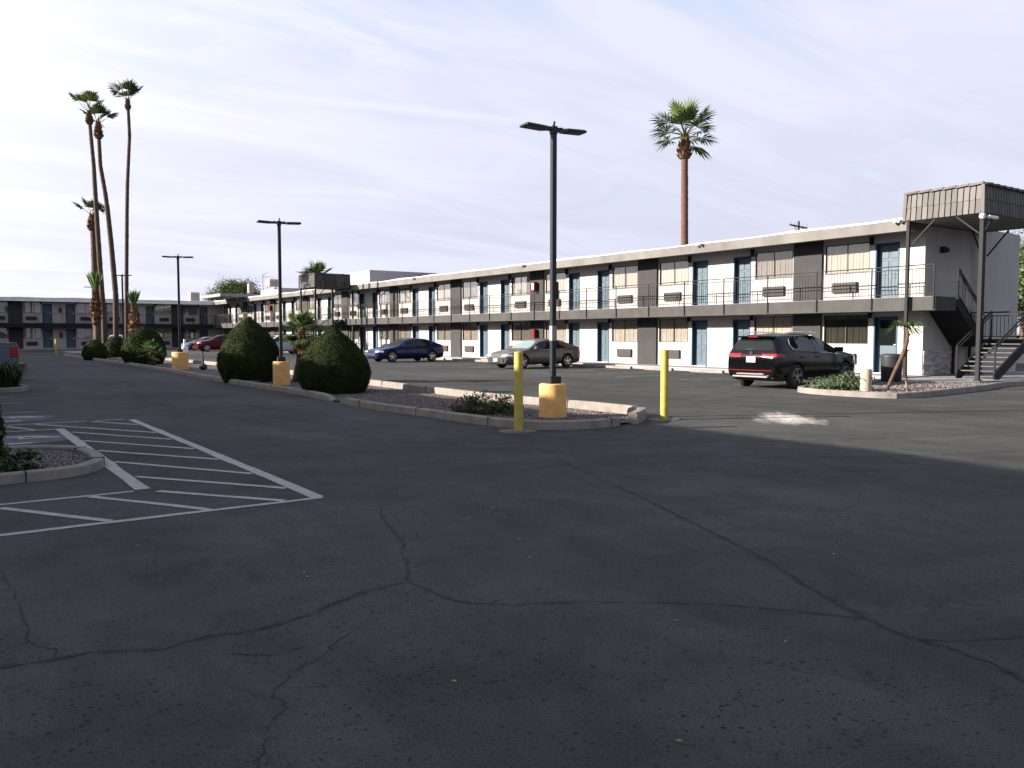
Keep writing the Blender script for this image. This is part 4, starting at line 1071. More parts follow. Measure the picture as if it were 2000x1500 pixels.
# arms run across the view: direction of the heads
lamp_post('nearest twin-head lamp post, on a cylindrical tan base at the island tip', 9.75, 12.55, 5.52, 0, 0, rot=R(-6), box=True)
lamp_post('lamp post between the two biggest clipped bushes', 9.05, 25.6, 5.16, 0, 0, rot=R(-12), bh=0.78, br=0.26)
lamp_post('third lamp post back, on a squat tan base beside the round-topped bush', 9.35, 39.8, 5.2, 0, 0, rot=R(-20), bh=0.84, br=0.36)
lamp_post('far lamp post half hidden behind a tall palm trunk', 11.6, 66.0, 6.0, 0, 0, rot=R(-35), base=None)
lamp_post('farthest lamp post, left of the thick palm trunk', 11.6, 79.6, 5.8, 0, 0, rot=R(-30), base=None)
sl = thing('street_lamp', 'small pale street lamp beyond the roof, in front of the green tree', 'street lamp', (31.6, 100.0, 0))
a = MB(); a.tube([(0, 0, 5.7), (0, 0, 8.2)], .05, 6); a.build('pole', M['greyblock'], sl)
a = MB(); a.beam((0, 0, 8.2), (-.5, 0, 8.35), .12, .06); a.build('lamp_head', M['greyblock'], sl)

# ------------------------------------------------------------------ bollards, bins, wheel stops
def bollard(label, x, y, h_, r_, m, pad=True, cat='bollard', group=None):
    t_ = thing('bollard', label, cat, (x, y, 0), 0, group)
    b = MB(); b.lathe([(r_, 0.0), (r_, h_ - r_ * .35), (r_ * .93, h_ - r_ * .12), (r_ * .75, h_ - r_ * .03), (r_ * .3, h_)], 28); b.build('post', m, t_, True, 45)
    if pad:
        b = MB(); vs = [((.30 + random.uniform(-.04, .05)) * 1.15 * math.cos(a), (.26 + random.uniform(-.03, .04)) * math.sin(a), .012) for a in np.linspace(0, 2 * math.pi, 22, endpoint=False)]
        b.add(vs + [(v[0] * 1.03, v[1] * 1.03, 0.0) for v in vs], [tuple(range(22))] + [(i, (i + 1) % 22, 22 + (i + 1) % 22, 22 + i) for i in range(22)])
        b.build('footing', M['pad'], t_)
bollard('yellow bollard left of the nearest lamp base', 8.03, 11.27, 1.33, 0.076, M['yellow'], group='yellow bollards')
bollard('yellow bollard right of the island tip', 11.38, 11.2, 1.33, 0.076, M['yellow'], group='yellow bollards')
bollard('distant yellow bollard at the far end of the driveway kerb', 8.35, 76.3, 1.31, 0.09, M['yellow'], False, group='yellow bollards')
bollard('short beige concrete bollard beside the low grey-green shrub', 20.77, 12.9, 0.70, 0.15, M['beige'], False)
wsm = MB()
vs = []
for x in (-.88, .88):
    vs += [(x, -.09, 0), (x, .09, 0), (x, .065, .12), (x, -.065, .12)]
wsm.add(vs, [(0, 3, 2, 1), (4, 5, 6, 7), (0, 1, 5, 4), (1, 2, 6, 5), (2, 3, 7, 6), (3, 0, 4, 7)])
ws0 = None
for i, y in enumerate((24.4, 27.3, 30.0, 32.9, 35.7, 38.5, 42.0, 44.8, 47.6, 50.4, 53.2)):
    if ws0 is None: ws0 = wsm.build('wheel_stop', M['kerb']); o = ws0
    else: o = ws0.copy(); COL.objects.link(o)
    o.location = (27.35, y, 0); o.rotation_euler = (0, 0, R(90 + random.uniform(-2, 2)))
    tag(o, 'pale concrete wheel stop on the asphalt in front of the sunlit wing', 'wheel stop', 'wheel stops along the sunlit wing')
tb = thing('trash_bin', 'dark round-cornered trash bin in front of the corner room door', 'trash bin', (25.75, 15.1, 0.1))
b = MB(); b.lathe([(.29, 0), (.31, .03), (.34, .74), (.34, .78)], 28); b.build('body', M['plastic'], tb, True, 40)
b = MB(); b.lathe([(.36, .782), (.36, .83), (.33, .88), (.22, .90)], 28); b.build('lid', M['plastic'], tb, True, 40)
# small ground lights in the island
def ground_light(label, x, y, s_=1.0, dark=True):
    t_ = thing('garden_light', label, 'garden light', (x, y, .04), 0)
    b = MB(); b.lathe([(.03, 0), (.16 * s_, .04), (.19 * s_, .14 * s_), (.16 * s_, .24 * s_), (.07 * s_, .30 * s_)], 16); b.build('housing', M['plastic'], t_, True)
    b = MB(); b.tube([(0, 0, .28 * s_), (-.02, 0, .86 * s_)], [.05 * s_, .03 * s_], 8); b.build('stem', M['plastic'], t_)
ground_light('black bottle-shaped garden light in the gravel right of the third lamp post', 10.1, 38.8, 0.95)
bx = MB(); bx.bbox(8.32, 26.3, .04, 8.62, 26.55, .16, .02)
tag(bx.build('garden_spotlight', M['plastic']), 'small low grey spotlight at the foot of the left big bush', 'garden light')
wb = thing('utility_box', 'small white utility box with a pipe beside the third lamp post', 'utility box', (9.98, 41.5, 0))
b = MB(); b.bbox(-.13, -.1, .5, .13, .1, 1.08, .02); b.build('box', M['white'], wb)
b = MB(); b.tube([(-.02, 0, 1.08), (-.02, 0, 1.42)], .05, 8); b.build('vent_pipe', M['white'], wb)
b = MB(); b.tube([(0, 0, 0), (0, 0, .5)], .09, 8); b.build('pedestal', M['plastic'], wb)

# ------------------------------------------------------------------ vegetation
def leaf_quads(P, Nn, size, aspect=1.8, tilt=0.6):
    """P points, Nn normals -> quads facing roughly along the normals"""
    n = len(P)
    d = Nn + rng.normal(0, tilt, (n, 3)); d /= np.linalg.norm(d, axis=1, keepdims=True)
    a = rng.normal(0, 1, (n, 3)); a -= d * (a * d).sum(1, keepdims=True); a /= np.linalg.norm(a, axis=1, keepdims=True)
    b = np.cross(d, a)
    s_ = size * rng.uniform(0.6, 1.3, (n, 1))
    v = np.stack([P - a * s_ * aspect / 2, P - b * s_ / 2, P + a * s_ * aspect / 2, P + b * s_ / 2], 1).reshape(-1, 3)
    f = np.arange(4 * n).reshape(-1, 4)
    return v, f
def clipped_bush(label, x, y, r_, h_, n, squash=1.0, lean=0.0, peak=0.0, leaf=0.03):
    t_ = thing('clipped_bush', label, 'bush', (x, y, 0.0), random.uniform(0, 6), 'clipped bushes in the island')
    # profile radius(z): egg with its widest part low and a blunt point
    def prof(u):   # u 0..1 height
        if u < 0.30: return 0.80 + 0.20 * math.sin(u / 0.30 * math.pi / 2)
        w_ = (u - 0.30) / 0.70
        return max(0.0, (1 - w_ ** 2.0)) ** (0.62 + peak * .30)
    U = np.linspace(0, 1, 400); PR = np.array([prof(u) for u in U])
    core = MB(); core.lathe([(max(.01, prof(u) * r_ * .93), u * h_ * .97 + .02) for u in np.linspace(0, 1, 16)], 28)
    core.build('inner_twigs', M['hedgecore'], t_, True)
    wgt = PR + .12; cdf = np.cumsum(wgt) / wgt.sum()
    u = np.interp(rng.random(n), cdf, U); th = rng.uniform(0, 2 * math.pi, n)
    rr = np.interp(u, U, PR) * r_
    lump = 1 + 0.016 * np.sin(th * 3 + u * 7) + 0.014 * np.sin(th * 7 - u * 13 + 1) + 0.014 * np.sin(th * 13 + u * 23)
    depth = rng.random(n) ** 2 * 0.10 - 0.015 * (rng.random(n) < .12) * 2
    rad = rr * lump - depth * r_
    P = np.stack([rad * np.cos(th), rad * np.sin(th), u * h_ * (1 + .01 * np.sin(5 * th)) + .02], 1)
    du = 0.01; slope = (np.interp(np.clip(u + du, 0, 1), U, PR) - np.interp(np.clip(u - du, 0, 1), U, PR)) * r_ / (2 * du * h_)
    Nn = np.stack([np.cos(th), np.sin(th), -slope], 1); Nn /= np.linalg.norm(Nn, axis=1, keepdims=True)
    v, f = leaf_quads(P, Nn, leaf, 1.7, 0.55)
    npmesh('foliage', v, f, M['hedge'], t_)
clipped_bush('large clipped bush with a pointed top, right of the second lamp post', 9.0, 21.3, 0.97, 1.80, 60000, peak=1.1, leaf=.022)
clipped_bush('large clipped bush left of the second lamp post', 8.9, 28.3, 1.02, 2.20, 50000, peak=0.95, leaf=.027)
clipped_bush('broad round-topped bush behind a small palm, right of the tall palm trunks', 9.6, 48.9, 1.13, 2.08, 20000, peak=0.0, leaf=.045)
clipped_bush('smallest clipped bush, left of the thick palm trunk', 8.75, 59.8, 0.75, 1.30, 8000, peak=0.1, leaf=.05)
clipped_bush('low dark clipped bush between the tall palm trunks', 10.9, 65.0, 0.8, 1.5, 6000, peak=0.0, leaf=.06)

def fan(center, direction, size, nb, spread, m_v, m_f, droop=0.15, width=0.06):
    """a fan leaf: blades radiating in a plane round a direction"""
    d = Vector(direction).normalized()
    up_ = Vector((0, 0, 1)); side_ = d.cross(up_)
    if side_.length < .1: side_ = Vector((1, 0, 0))
    side_.normalize(); nrm_ = side_.cross(d)
    side_ = (side_ * math.cos(.0) + nrm_ * random.uniform(-.5, .5)).normalized()
    c = Vector(center)
    for i in range(nb):
        a = spread * (i / (nb - 1) - .5) * 2
        bd = (d * math.cos(a) + side_ * math.sin(a)).normalized()
        L = size * (0.62 + 0.38 * math.cos(a * .75)) * random.uniform(.9, 1.05)
        w_ = width * size * (1 if abs(a) < 1.2 else .8)
        perp = bd.cross(nrm_).normalized() * w_
        mid = c + bd * L * .55 + nrm_ * random.uniform(-.02, .03) * size
        tip = c + bd * L + Vector((0, 0, -1)) * droop * L * random.uniform(.5, 1.5)
        b = len(m_v)
        m_v += [tuple(c), tuple(mid - perp), tuple(tip), tuple(mid + perp)]
        m_f.append((b, b + 1, b + 2, b + 3))
def boots(par, x, y, z0, z1, prof, n, m, size=0.12, name='boots'):
    core = MB(); k_ = 12
    core.lathe([(prof(i / k_) * .85, z0 + (z1 - z0) * i / k_) for i in range(k_ + 1)], 14, (x, y, 0))
    for i in range(n):
        u = random.random(); th = random.uniform(0, 6.28); r_ = prof(u); z = z0 + (z1 - z0) * u
        p = Vector((x + r_ * .8 * math.cos(th), y + r_ * .8 * math.sin(th), z))
        q = Vector((x + (r_ + .25 * size) * math.cos(th + .1), y + (r_ + .25 * size) * math.sin(th + .1), z + size * random.uniform(.8, 1.3)))
        core.beam(p, q, size * .5, size * .22)
    core.build(name, m, par)
def palm(label, pts, rad, crown_r, nf, boot=None, boot_h=0.9, boot_r=0.45, upright=0.3, group=None, light=False, bark='trunk', seed=1, petiole=0.45, dead=0, nb=18, name='palm_tree', wid=.05, elev=None):
    random.seed(seed)
    base = Vector(pts[0])
    t_ = thing(name, label, 'palm tree', base, 0, group)
    P_ = [Vector(p) - base for p in pts]
    # resample trunk with ring ridges
    fine, fr = [], []
    for i, (a, b) in enumerate(zip(P_, P_[1:])):
        n = max(2, int((b - a).length / 0.22))
        for j in range(n):
            u = (i + j / n) / (len(P_) - 1)
            fine.append(a.lerp(b, j / n)); rr = rad[0] + (rad[1] - rad[0]) * u
            if i == 0 and j < 4: rr *= 1.25 - .06 * j
            fr.append(rr * (1 + .05 * ((len(fine) % 2) * 2 - 1) * random.random() + random.uniform(-.03, .03)))
    fine.append(P_[-1]); fr.append(rad[1])
    tr = MB(); tr.tube(fine, fr, 12); tr.build('trunk', M[bark], t_, True)
    top = P_[-1]
    if boot:
        boots(t_, top.x, top.y, top.z - boot_h * .75, top.z + boot_h * .25, lambda u: boot_r * (1.0 - .75 * u ** 1.3) * (0.75 + .25 * min(1, u * 8)), 110, M['boots'], .16)
    V, F = [], []; PT = MB()
    c0 = top + Vector((0, 0, boot_h * .2 if boot else 0))
    for i in range(nf):
        az = i * 2.39996 + random.uniform(-.25, .25)
        lo, hi = elev or (-0.35, 1.35)
        el_ = hi - (hi - lo) * (i / max(1, nf - 1)) ** (1 - upright * .5) + random.uniform(-.12, .12)
        d = Vector((math.cos(az) * math.cos(el_), math.sin(az) * math.cos(el_), math.sin(el_)))
        L = crown_r * petiole * random.uniform(.85, 1.15)
        e = c0 + d * L; PT.tube([c0, c0.lerp(e, .5) + Vector((0, 0, .03 * L)), e], [.022 * crown_r ** .5, .016 * crown_r ** .5, .012], 5)
        fan(e, d, crown_r * (1 - petiole) * random.uniform(.9, 1.12), nb, 1.45 if not light else 1.2, V, F, .12, wid)
    PT.build('petioles', M['frondlight' if light else 'frond'], t_)
    npmesh('crown', V, F, M['frondlight' if light else 'frond'], t_)
    if dead:
        V, F = [], []
        for i in range(dead):
            az = random.uniform(0, 6.28); el_ = random.uniform(-1.2, -.5)
            d = Vector((math.cos(az) * math.cos(el_), math.sin(az) * math.cos(el_), math.sin(el_)))
            fan(c0 + d * crown_r * .25, d, crown_r * .5, 10, .8, V, F, .3, wid)
        npmesh('dry_fronds', V, F, M['drybrown'], t_)
    random.seed(seed + 100)
    return t_
GP = 'palms clustered in the driveway island'
palm('thick-trunked palm on the left of the cluster, half as tall as the others', [(10.67, 71.75, 0), (10.71, 71.75, 3.0), (10.69, 71.75, 6.2), (10.67, 71.75, 9.7), (10.61, 71.75, 10.6)], (.29, .23), 1.7, 6, True, 1.2, .45, 1.0, GP, seed=3, elev=(.65, 1.4), petiole=.45, nb=16, wid=.07)
palm('tall slim palm leaning left, its crown touching the next one', [(10.39, 66.5, 0), (10.40, 66.5, 2.75), (10.25, 66.5, 6.3), (10.14, 66.5, 9.5), (10.05, 66.5, 12.4), (10.02, 66.5, 13.7), (9.88, 66.5, 16.0), (9.83, 66.5, 17.2)], (.20, .115), 1.9, 5, True, .8, .26, 1.0, GP, seed=5, elev=(.8, 1.4), petiole=.5, nb=16, wid=.075)
palm('tall slim palm curving left in the middle of the cluster', [(11.33, 67.6, 0), (11.41, 67.6, 4.6), (11.21, 67.6, 8.2), (11.02, 67.6, 10.8), (10.9, 67.6, 12.0), (10.62, 67.6, 14), (10.56, 67.6, 16.75)], (.21, .13), 1.8, 7, True, 1.1, .34, .6, GP, seed=8, elev=(.45, 1.4), petiole=.45, nb=16, wid=.075)
palm('tallest slim palm, standing apart on the right of the cluster', [(12.0, 68.0, 0), (12.16, 68.0, 1.4), (12.26, 68.0, 6.1), (12.4, 68.0, 10.6), (12.49, 68.0, 12.9), (12.73, 68.0, 16.5), (12.67, 68.0, 18.9)], (.16, .11), 1.75, 7, True, .7, .2, .8, GP, seed=11, elev=(.7, 1.45), petiole=.45, nb=16, wid=.075)
palm('lone tall palm with a full round crown behind the sunlit wing', [(38.1, 36, 0), (38.2, 36, 4), (38.17, 36, 7.25), (38.07, 36, 13.45)], (.26, .21), 2.45, 24, True, 1.45, .5, .2, None, seed=21, dead=0, nb=13, elev=(-.45, 1.4), petiole=.5, wid=.06, bark='redtrunk')
palm('palm crown showing above the tiled canopy halfway down the wing', [(36.0, 90, 0), (36.0, 90, 7.7)], (.3, .26), 2.6, 13, True, 1.0, .4, .2, None, seed=23, nb=13, elev=(.1, 1.4), petiole=.35, wid=.06)
palm('short fan palm with a bright green crown between the two biggest bushes', [(10.08, 27.0, 0.04), (10.18, 27.0, .7), (10.27, 27.0, 1.45)], (.14, .11), .95, 20, True, .9, .17, .2, None, seed=31, light=False, dead=9, nb=16, wid=.06, elev=(-.6, 1.4))
palm('knee-high palm in front of the round-topped bush', [(9.2, 45.0, 0.04), (9.2, 45.0, .55)], (.16, .12), .85, 16, True, .5, .17, .3, None, seed=33, light=True, nb=14, wid=.06, elev=(-.3, 1.4))
# two pruned stub palms: shaggy bulb and a few upright spears
def stub(label, x, y, ztop, zbulb0, r_, seed, zspear):
    random.seed(seed)
    t_ = thing('palm_tree', label, 'palm tree', (x, y, 0), 0, 'pruned stub palms')
    tr = MB(); tr.tube([(0, 0, 0), (.02, 0, zbulb0 * .5), (0, 0, zbulb0 + .4)], [r_ * .75, r_ * .62, r_ * .6], 12); tr.build('trunk', M['trunk'], t_, True)
    boots(t_, 0, 0, zbulb0, ztop, lambda u: r_ * (.95 + .25 * math.sin(u * 3.1)) * (1 - .55 * u ** 2.5), 160, M['boots'], .2)
    V, F = [], []
    for i in range(6):
        az = i * 1.05 + random.uniform(-.2, .2); el_ = random.uniform(1.05, 1.45)
        d = Vector((math.cos(az) * math.cos(el_), math.sin(az) * math.cos(el_), math.sin(el_)))
        fan(Vector((0, 0, ztop - .1)), d, zspear - ztop, 7, .12, V, F, -.02, .05)
    npmesh('spear_leaves', V, F, M['frondlight'], t_)
stub('pruned stub palm with a shaggy orange-brown bulb in front of the thick trunk', 9.52, 64.0, 4.55, 2.3, .28, 41, 6.2)
stub('pruned stub palm with a brown bulb above the round-topped bush', 11.6, 62.0, 3.6, 0.9, .33, 43, 4.9)
random.seed(55)

def leafy(label, name, cat, x, y, z, rx, ry, rz_, n, leaf, m, flowers=0, group=None, stems=0):
    t_ = thing(name, label, cat, (x, y, z), 0, group)
    ncl = 26
    C_ = rng.normal(0, .42, (ncl, 3)) * (rx, ry, rz_); C_[:, 2] = np.abs(C_[:, 2]) * 1.2
    idx = rng.integers(0, ncl, n); P = C_[idx] + rng.normal(0, .2, (n, 3)) * (rx, ry, rz_)
    P[:, 2] = np.abs(P[:, 2])
    Nn = P / (np.linalg.norm(P, axis=1, keepdims=True) + 1e-6) + (0, 0, .5)
    v, f = leaf_quads(P, Nn, leaf, 2.0, .8)
    npmesh('foliage', v, f, m, t_)
    st_ = MB()
    for i in range(10): st_.tube([(0, 0, 0), tuple(C_[i] * .9)], [.012, .006], 5)
    st_.build('stems', M['drybrown'], t_)
    if flowers:
        k_ = rng.integers(0, ncl, 9)
        P = C_[k_][rng.integers(0, 9, flowers)] + rng.normal(0, .09, (flowers, 3)) * (rx, ry, rz_) + (0, 0, rz_ * .25); P[:, 2] = np.abs(P[:, 2])
        v, f = leaf_quads(P, np.tile((0, 0, 1.), (flowers, 1)), leaf * .9, 1.1, .6)
        npmesh('blossoms', v, f, M['petal'], t_)
    return t_
leafy('low leafy plant with pink blossoms in the gravel left of the nearest lamp base', 'flowering_plant', 'plant', 9.0, 13.9, .05, .60, .66, .27, 3200, .035, M['dark_shrub'], 1100)
t_ = thing('tall_weed', 'single thin stalked weed standing behind the pink-flowered plant', 'plant', (9.35, 14.3, .04))
V, F = [], []
for i in range(3): fan((0, 0, .3 + .06 * i), (math.cos(i * 2), math.sin(i * 2), .3), .12, 6, 1.2, V, F, .4, .12)
npmesh('leaves', V, F, M['dark_shrub'], t_)
s_ = MB(); s_.tube([(0, 0, 0), (.01, 0, .46)], .006, 5); s_.build('stalk', M['dark_shrub'], t_)
leafy('low dark green plant with a few pink flowers in the left island', 'flowering_plant', 'plant', 0.45, 10.95, .05, .36, .26, .16, 3600, .035, M['dark_shrub'], 60)
t_ = leafy('upright leafy stalk plant with a red flower at the left edge of the photo', 'flowering_plant', 'plant', 0.60, 11.3, .05, .12, .14, .42, 2200, .04, M['dark_shrub'], 120)
leafy('low grey-green shrub beside the beige bollard', 'shrub', 'shrub', 20.75, 13.75, .1, .55, .75, .26, 5200, .045, M['shrub'])
leafy('dark shrub in front of the second staircase', 'shrub', 'shrub', 24.0, 61.0, .05, .8, .8, 1.0, 2500, .1, M['dark_shrub'])
# ornamental grass at the far left
t_ = thing('ornamental_grass', 'drooping clump of dark grass in the small island by the pickup', 'plant', (1.7, 28.0, .05))
V, F = [], []
for i in range(520):
    az = random.uniform(0, 6.28); r_ = random.uniform(0, .4); L = random.uniform(.5, 1.0); sp = random.uniform(.2, .75)
    b = Vector((r_ * math.cos(az), r_ * math.sin(az), 0)); o_ = Vector((math.cos(az), math.sin(az), 0))
    p1 = b + o_ * sp * .4 * L + Vector((0, 0, L * .75)); p2 = b + o_ * sp * L * 1.2 + Vector((0, 0, L * random.uniform(.35, .9)))
    w_ = Vector((-math.sin(az), math.cos(az), 0)) * .014; k_ = len(V)
    V += [tuple(b - w_), tuple(b + w_), tuple(p1 + w_), tuple(p1 - w_), tuple(p2 + w_ * .2), tuple(p2 - w_ * .2)]
    F += [(k_, k_ + 1, k_ + 2, k_ + 3), (k_ + 3, k_ + 2, k_ + 4, k_ + 5)]
npmesh('blades', V, F, M['dark_shrub'], t_)

def tree(label, x, y, zc, rx, ry, rz_, n, leaf, seed, m=None):
    r_g = np.random.default_rng(seed)
    t_ = thing('leafy_tree', label, 'tree', (x, y, 0), 0)
    ncl = 90
    C_ = r_g.normal(0, 1, (ncl, 3)); C_ /= np.linalg.norm(C_, axis=1, keepdims=True); C_ *= r_g.uniform(.3, 1, (ncl, 1)) ** .5 * (rx, ry, rz_)
    C_[:, 2] += zc
    idx = r_g.integers(0, ncl, n); P = C_[idx] + r_g.normal(0, .13, (n, 3)) * (rx, ry, rz_)
    v, f = leaf_quads(P, P - np.array((0, 0, zc)), leaf, 2.2, 1.5)
    tr = MB(); tr.tube([(0, 0, 0), (.1, 0, zc * .5), (0, 0, zc - rz_ * .3)], [.28, .2, .14], 10)
    for i in range(24): tr.tube([(0, 0, zc - rz_ * .6), tuple((Vector(C_[i]) + Vector((0, 0, zc - rz_ * .6))) / 2 + Vector((0, 0, .2))), tuple(C_[i])], [.09, .05, .015], 5)
    tr.build('trunk', M['trunk'], t_); npmesh('crown', v, f, m or M['tree'], t_)
tree('feathery green tree rising behind the far roof corner', 37.4, 125, 7.0, 4.1, 3.5, 2.9, 16000, .13, 3)
tree('yellow-green tree past the right end of the sunlit wing', 78.5, 34.0, 6.2, 4.0, 4.0, 4.2, 9000, .16, 5)

# leaning young tree with its stake
t_ = thing('young_tree', 'thin leaning young tree with sparse crown in front of the trash bin', 'tree', (22.0, 13.0, .1))
tr = MB(); tr.tube([(0, 0, 0), (.22, .02, .27), (.46, .04, .52), (.66, .02, .80), (.78, 0, 1.02), (.88, -.02, 1.28), (.97, 0, 1.55), (.90, .02, 1.78)], [.045, .05, .055, .06, .062, .055, .045, .03], 9)
for z_ in (.9, 1.0, 1.12, 1.25, 1.35, 1.45): tr.tube([(.55 + z_ * .28, .0, z_), (.70 + z_ * .28 + random.uniform(-.05, .05), random.uniform(-.1, .1), z_ + .10)], [.028, .012], 6)
tr.build('trunk', M['thintrunk'], t_, True)
V, F = [], []
for i in range(13):
    az = random.uniform(0, 6.28); el_ = random.uniform(-.5, .7)
    d = Vector((math.cos(az) * math.cos(el_), math.sin(az) * math.cos(el_), math.sin(el_)))
    fan(Vector((.9, .02, 1.72)), d, random.uniform(.4, .85), 8, .32, V, F, .35, .035)
npmesh('crown', V, F, M['frondlight'], t_)
s_ = MB(); s_.tube([(22.72, 12.86, .09), (22.93, 13.0, 1.25)], [.028, .022], 8)
tag(s_.build('tree_stake', M['wood']), 'thin wooden stake standing beside the leaning young tree', 'stake')

# ------------------------------------------------------------------ vehicles
def carpaint(name, col, rough=0.25, metal=0.4):
    return mat(name, col, rough, metal=metal, var=0.02, coat=0.1, scale=1, spec=0.25)
SEDAN = dict(L=4.75, W=.915, ax=(1.40, -1.40), wr=.335, st=[
    # x, zb, zbelt, ztop, w(belt), wtop, cab
    (2.34, .32, .58, .64, .56, 0, 0), (2.28, .22, .66, .72, .74, 0, 0), (2.05, .19, .72, .80, .85, 0, 0), (1.60, .19, .79, .90, .90, 0, 0),
    (0.98, .19, .88, 0.98, .91, 0, 0), (0.30, .19, .91, 1.36, .915, .60, 1), (-.02, .19, .92, 1.43, .915, .63, 1), (-.36, .19, .93, 1.455, .915, .635, 2),
    (-.44, .19, .93, 1.455, .915, .635, 1), (-1.08, .19, .95, 1.425, .91, .61, 1), (-1.34, .19, .965, 1.37, .905, .58, 1), (-2.06, .20, 1.0, 1.11, .88, 0, 0),
    (-2.28, .26, .97, 1.05, .83, 0, 0), (-2.37, .30, .88, .97, .74, 0, 0), (-2.40, .38, .74, .86, .62, 0, 0)], wind=(4, 5), rear=(10, 11))
SUV = dict(L=4.7, W=.95, ax=(1.40, -1.37), wr=.37, st=[
    (2.28, .36, .72, .82, .66, 0, 0), (2.22, .26, .85, .95, .82, 0, 0), (2.0, .22, .93, 1.05, .90, 0, 0), (1.50, .22, .99, 1.14, .94, 0, 0),
    (1.02, .22, 1.04, 1.20, .945, 0, 0), (0.34, .22, 1.07, 1.57, .95, .64, 1), (0.0, .22, 1.08, 1.65, .95, .67, 1), (-.34, .22, 1.09, 1.68, .95, .675, 2),
    (-.43, .22, 1.09, 1.68, .95, .675, 1), (-1.10, .22, 1.12, 1.67, .95, .67, 1), (-1.62, .22, 1.20, 1.655, .94, .65, 2), (-1.98, .23, 1.16, 1.62, .92, .62, 2), (-2.10, .24, 1.12, 1.56, .91, .60, 2),
    (-2.27, .27, 1.06, 1.16, .88, 0, 0), (-2.33, .33, .95, 1.06, .84, 0, 0), (-2.36, .42, .80, .95, .76, 0, 0)], wind=(4, 5), rear=(12, 13))
def ring(s_):
    x, zb, zl, zt, w, wt, cab = s_
    p = [(0, zb), (w * .80, zb), (w * .985, zb + .09), (w * 1.0 + .012, (zb + zl) / 2 + .06), (w * .985, zl)]
    if cab: p += [(wt + .045, zt - .105), (wt - .04, zt - .035), (wt * .5, zt - .003), (0, zt)]
    else: p += [(w * .945, zl + (zt - zl) * .38), (w * .86, zl + (zt - zl) * .66), (w * .45, zl + (zt - zl) * .95), (0, zt)]
    return p
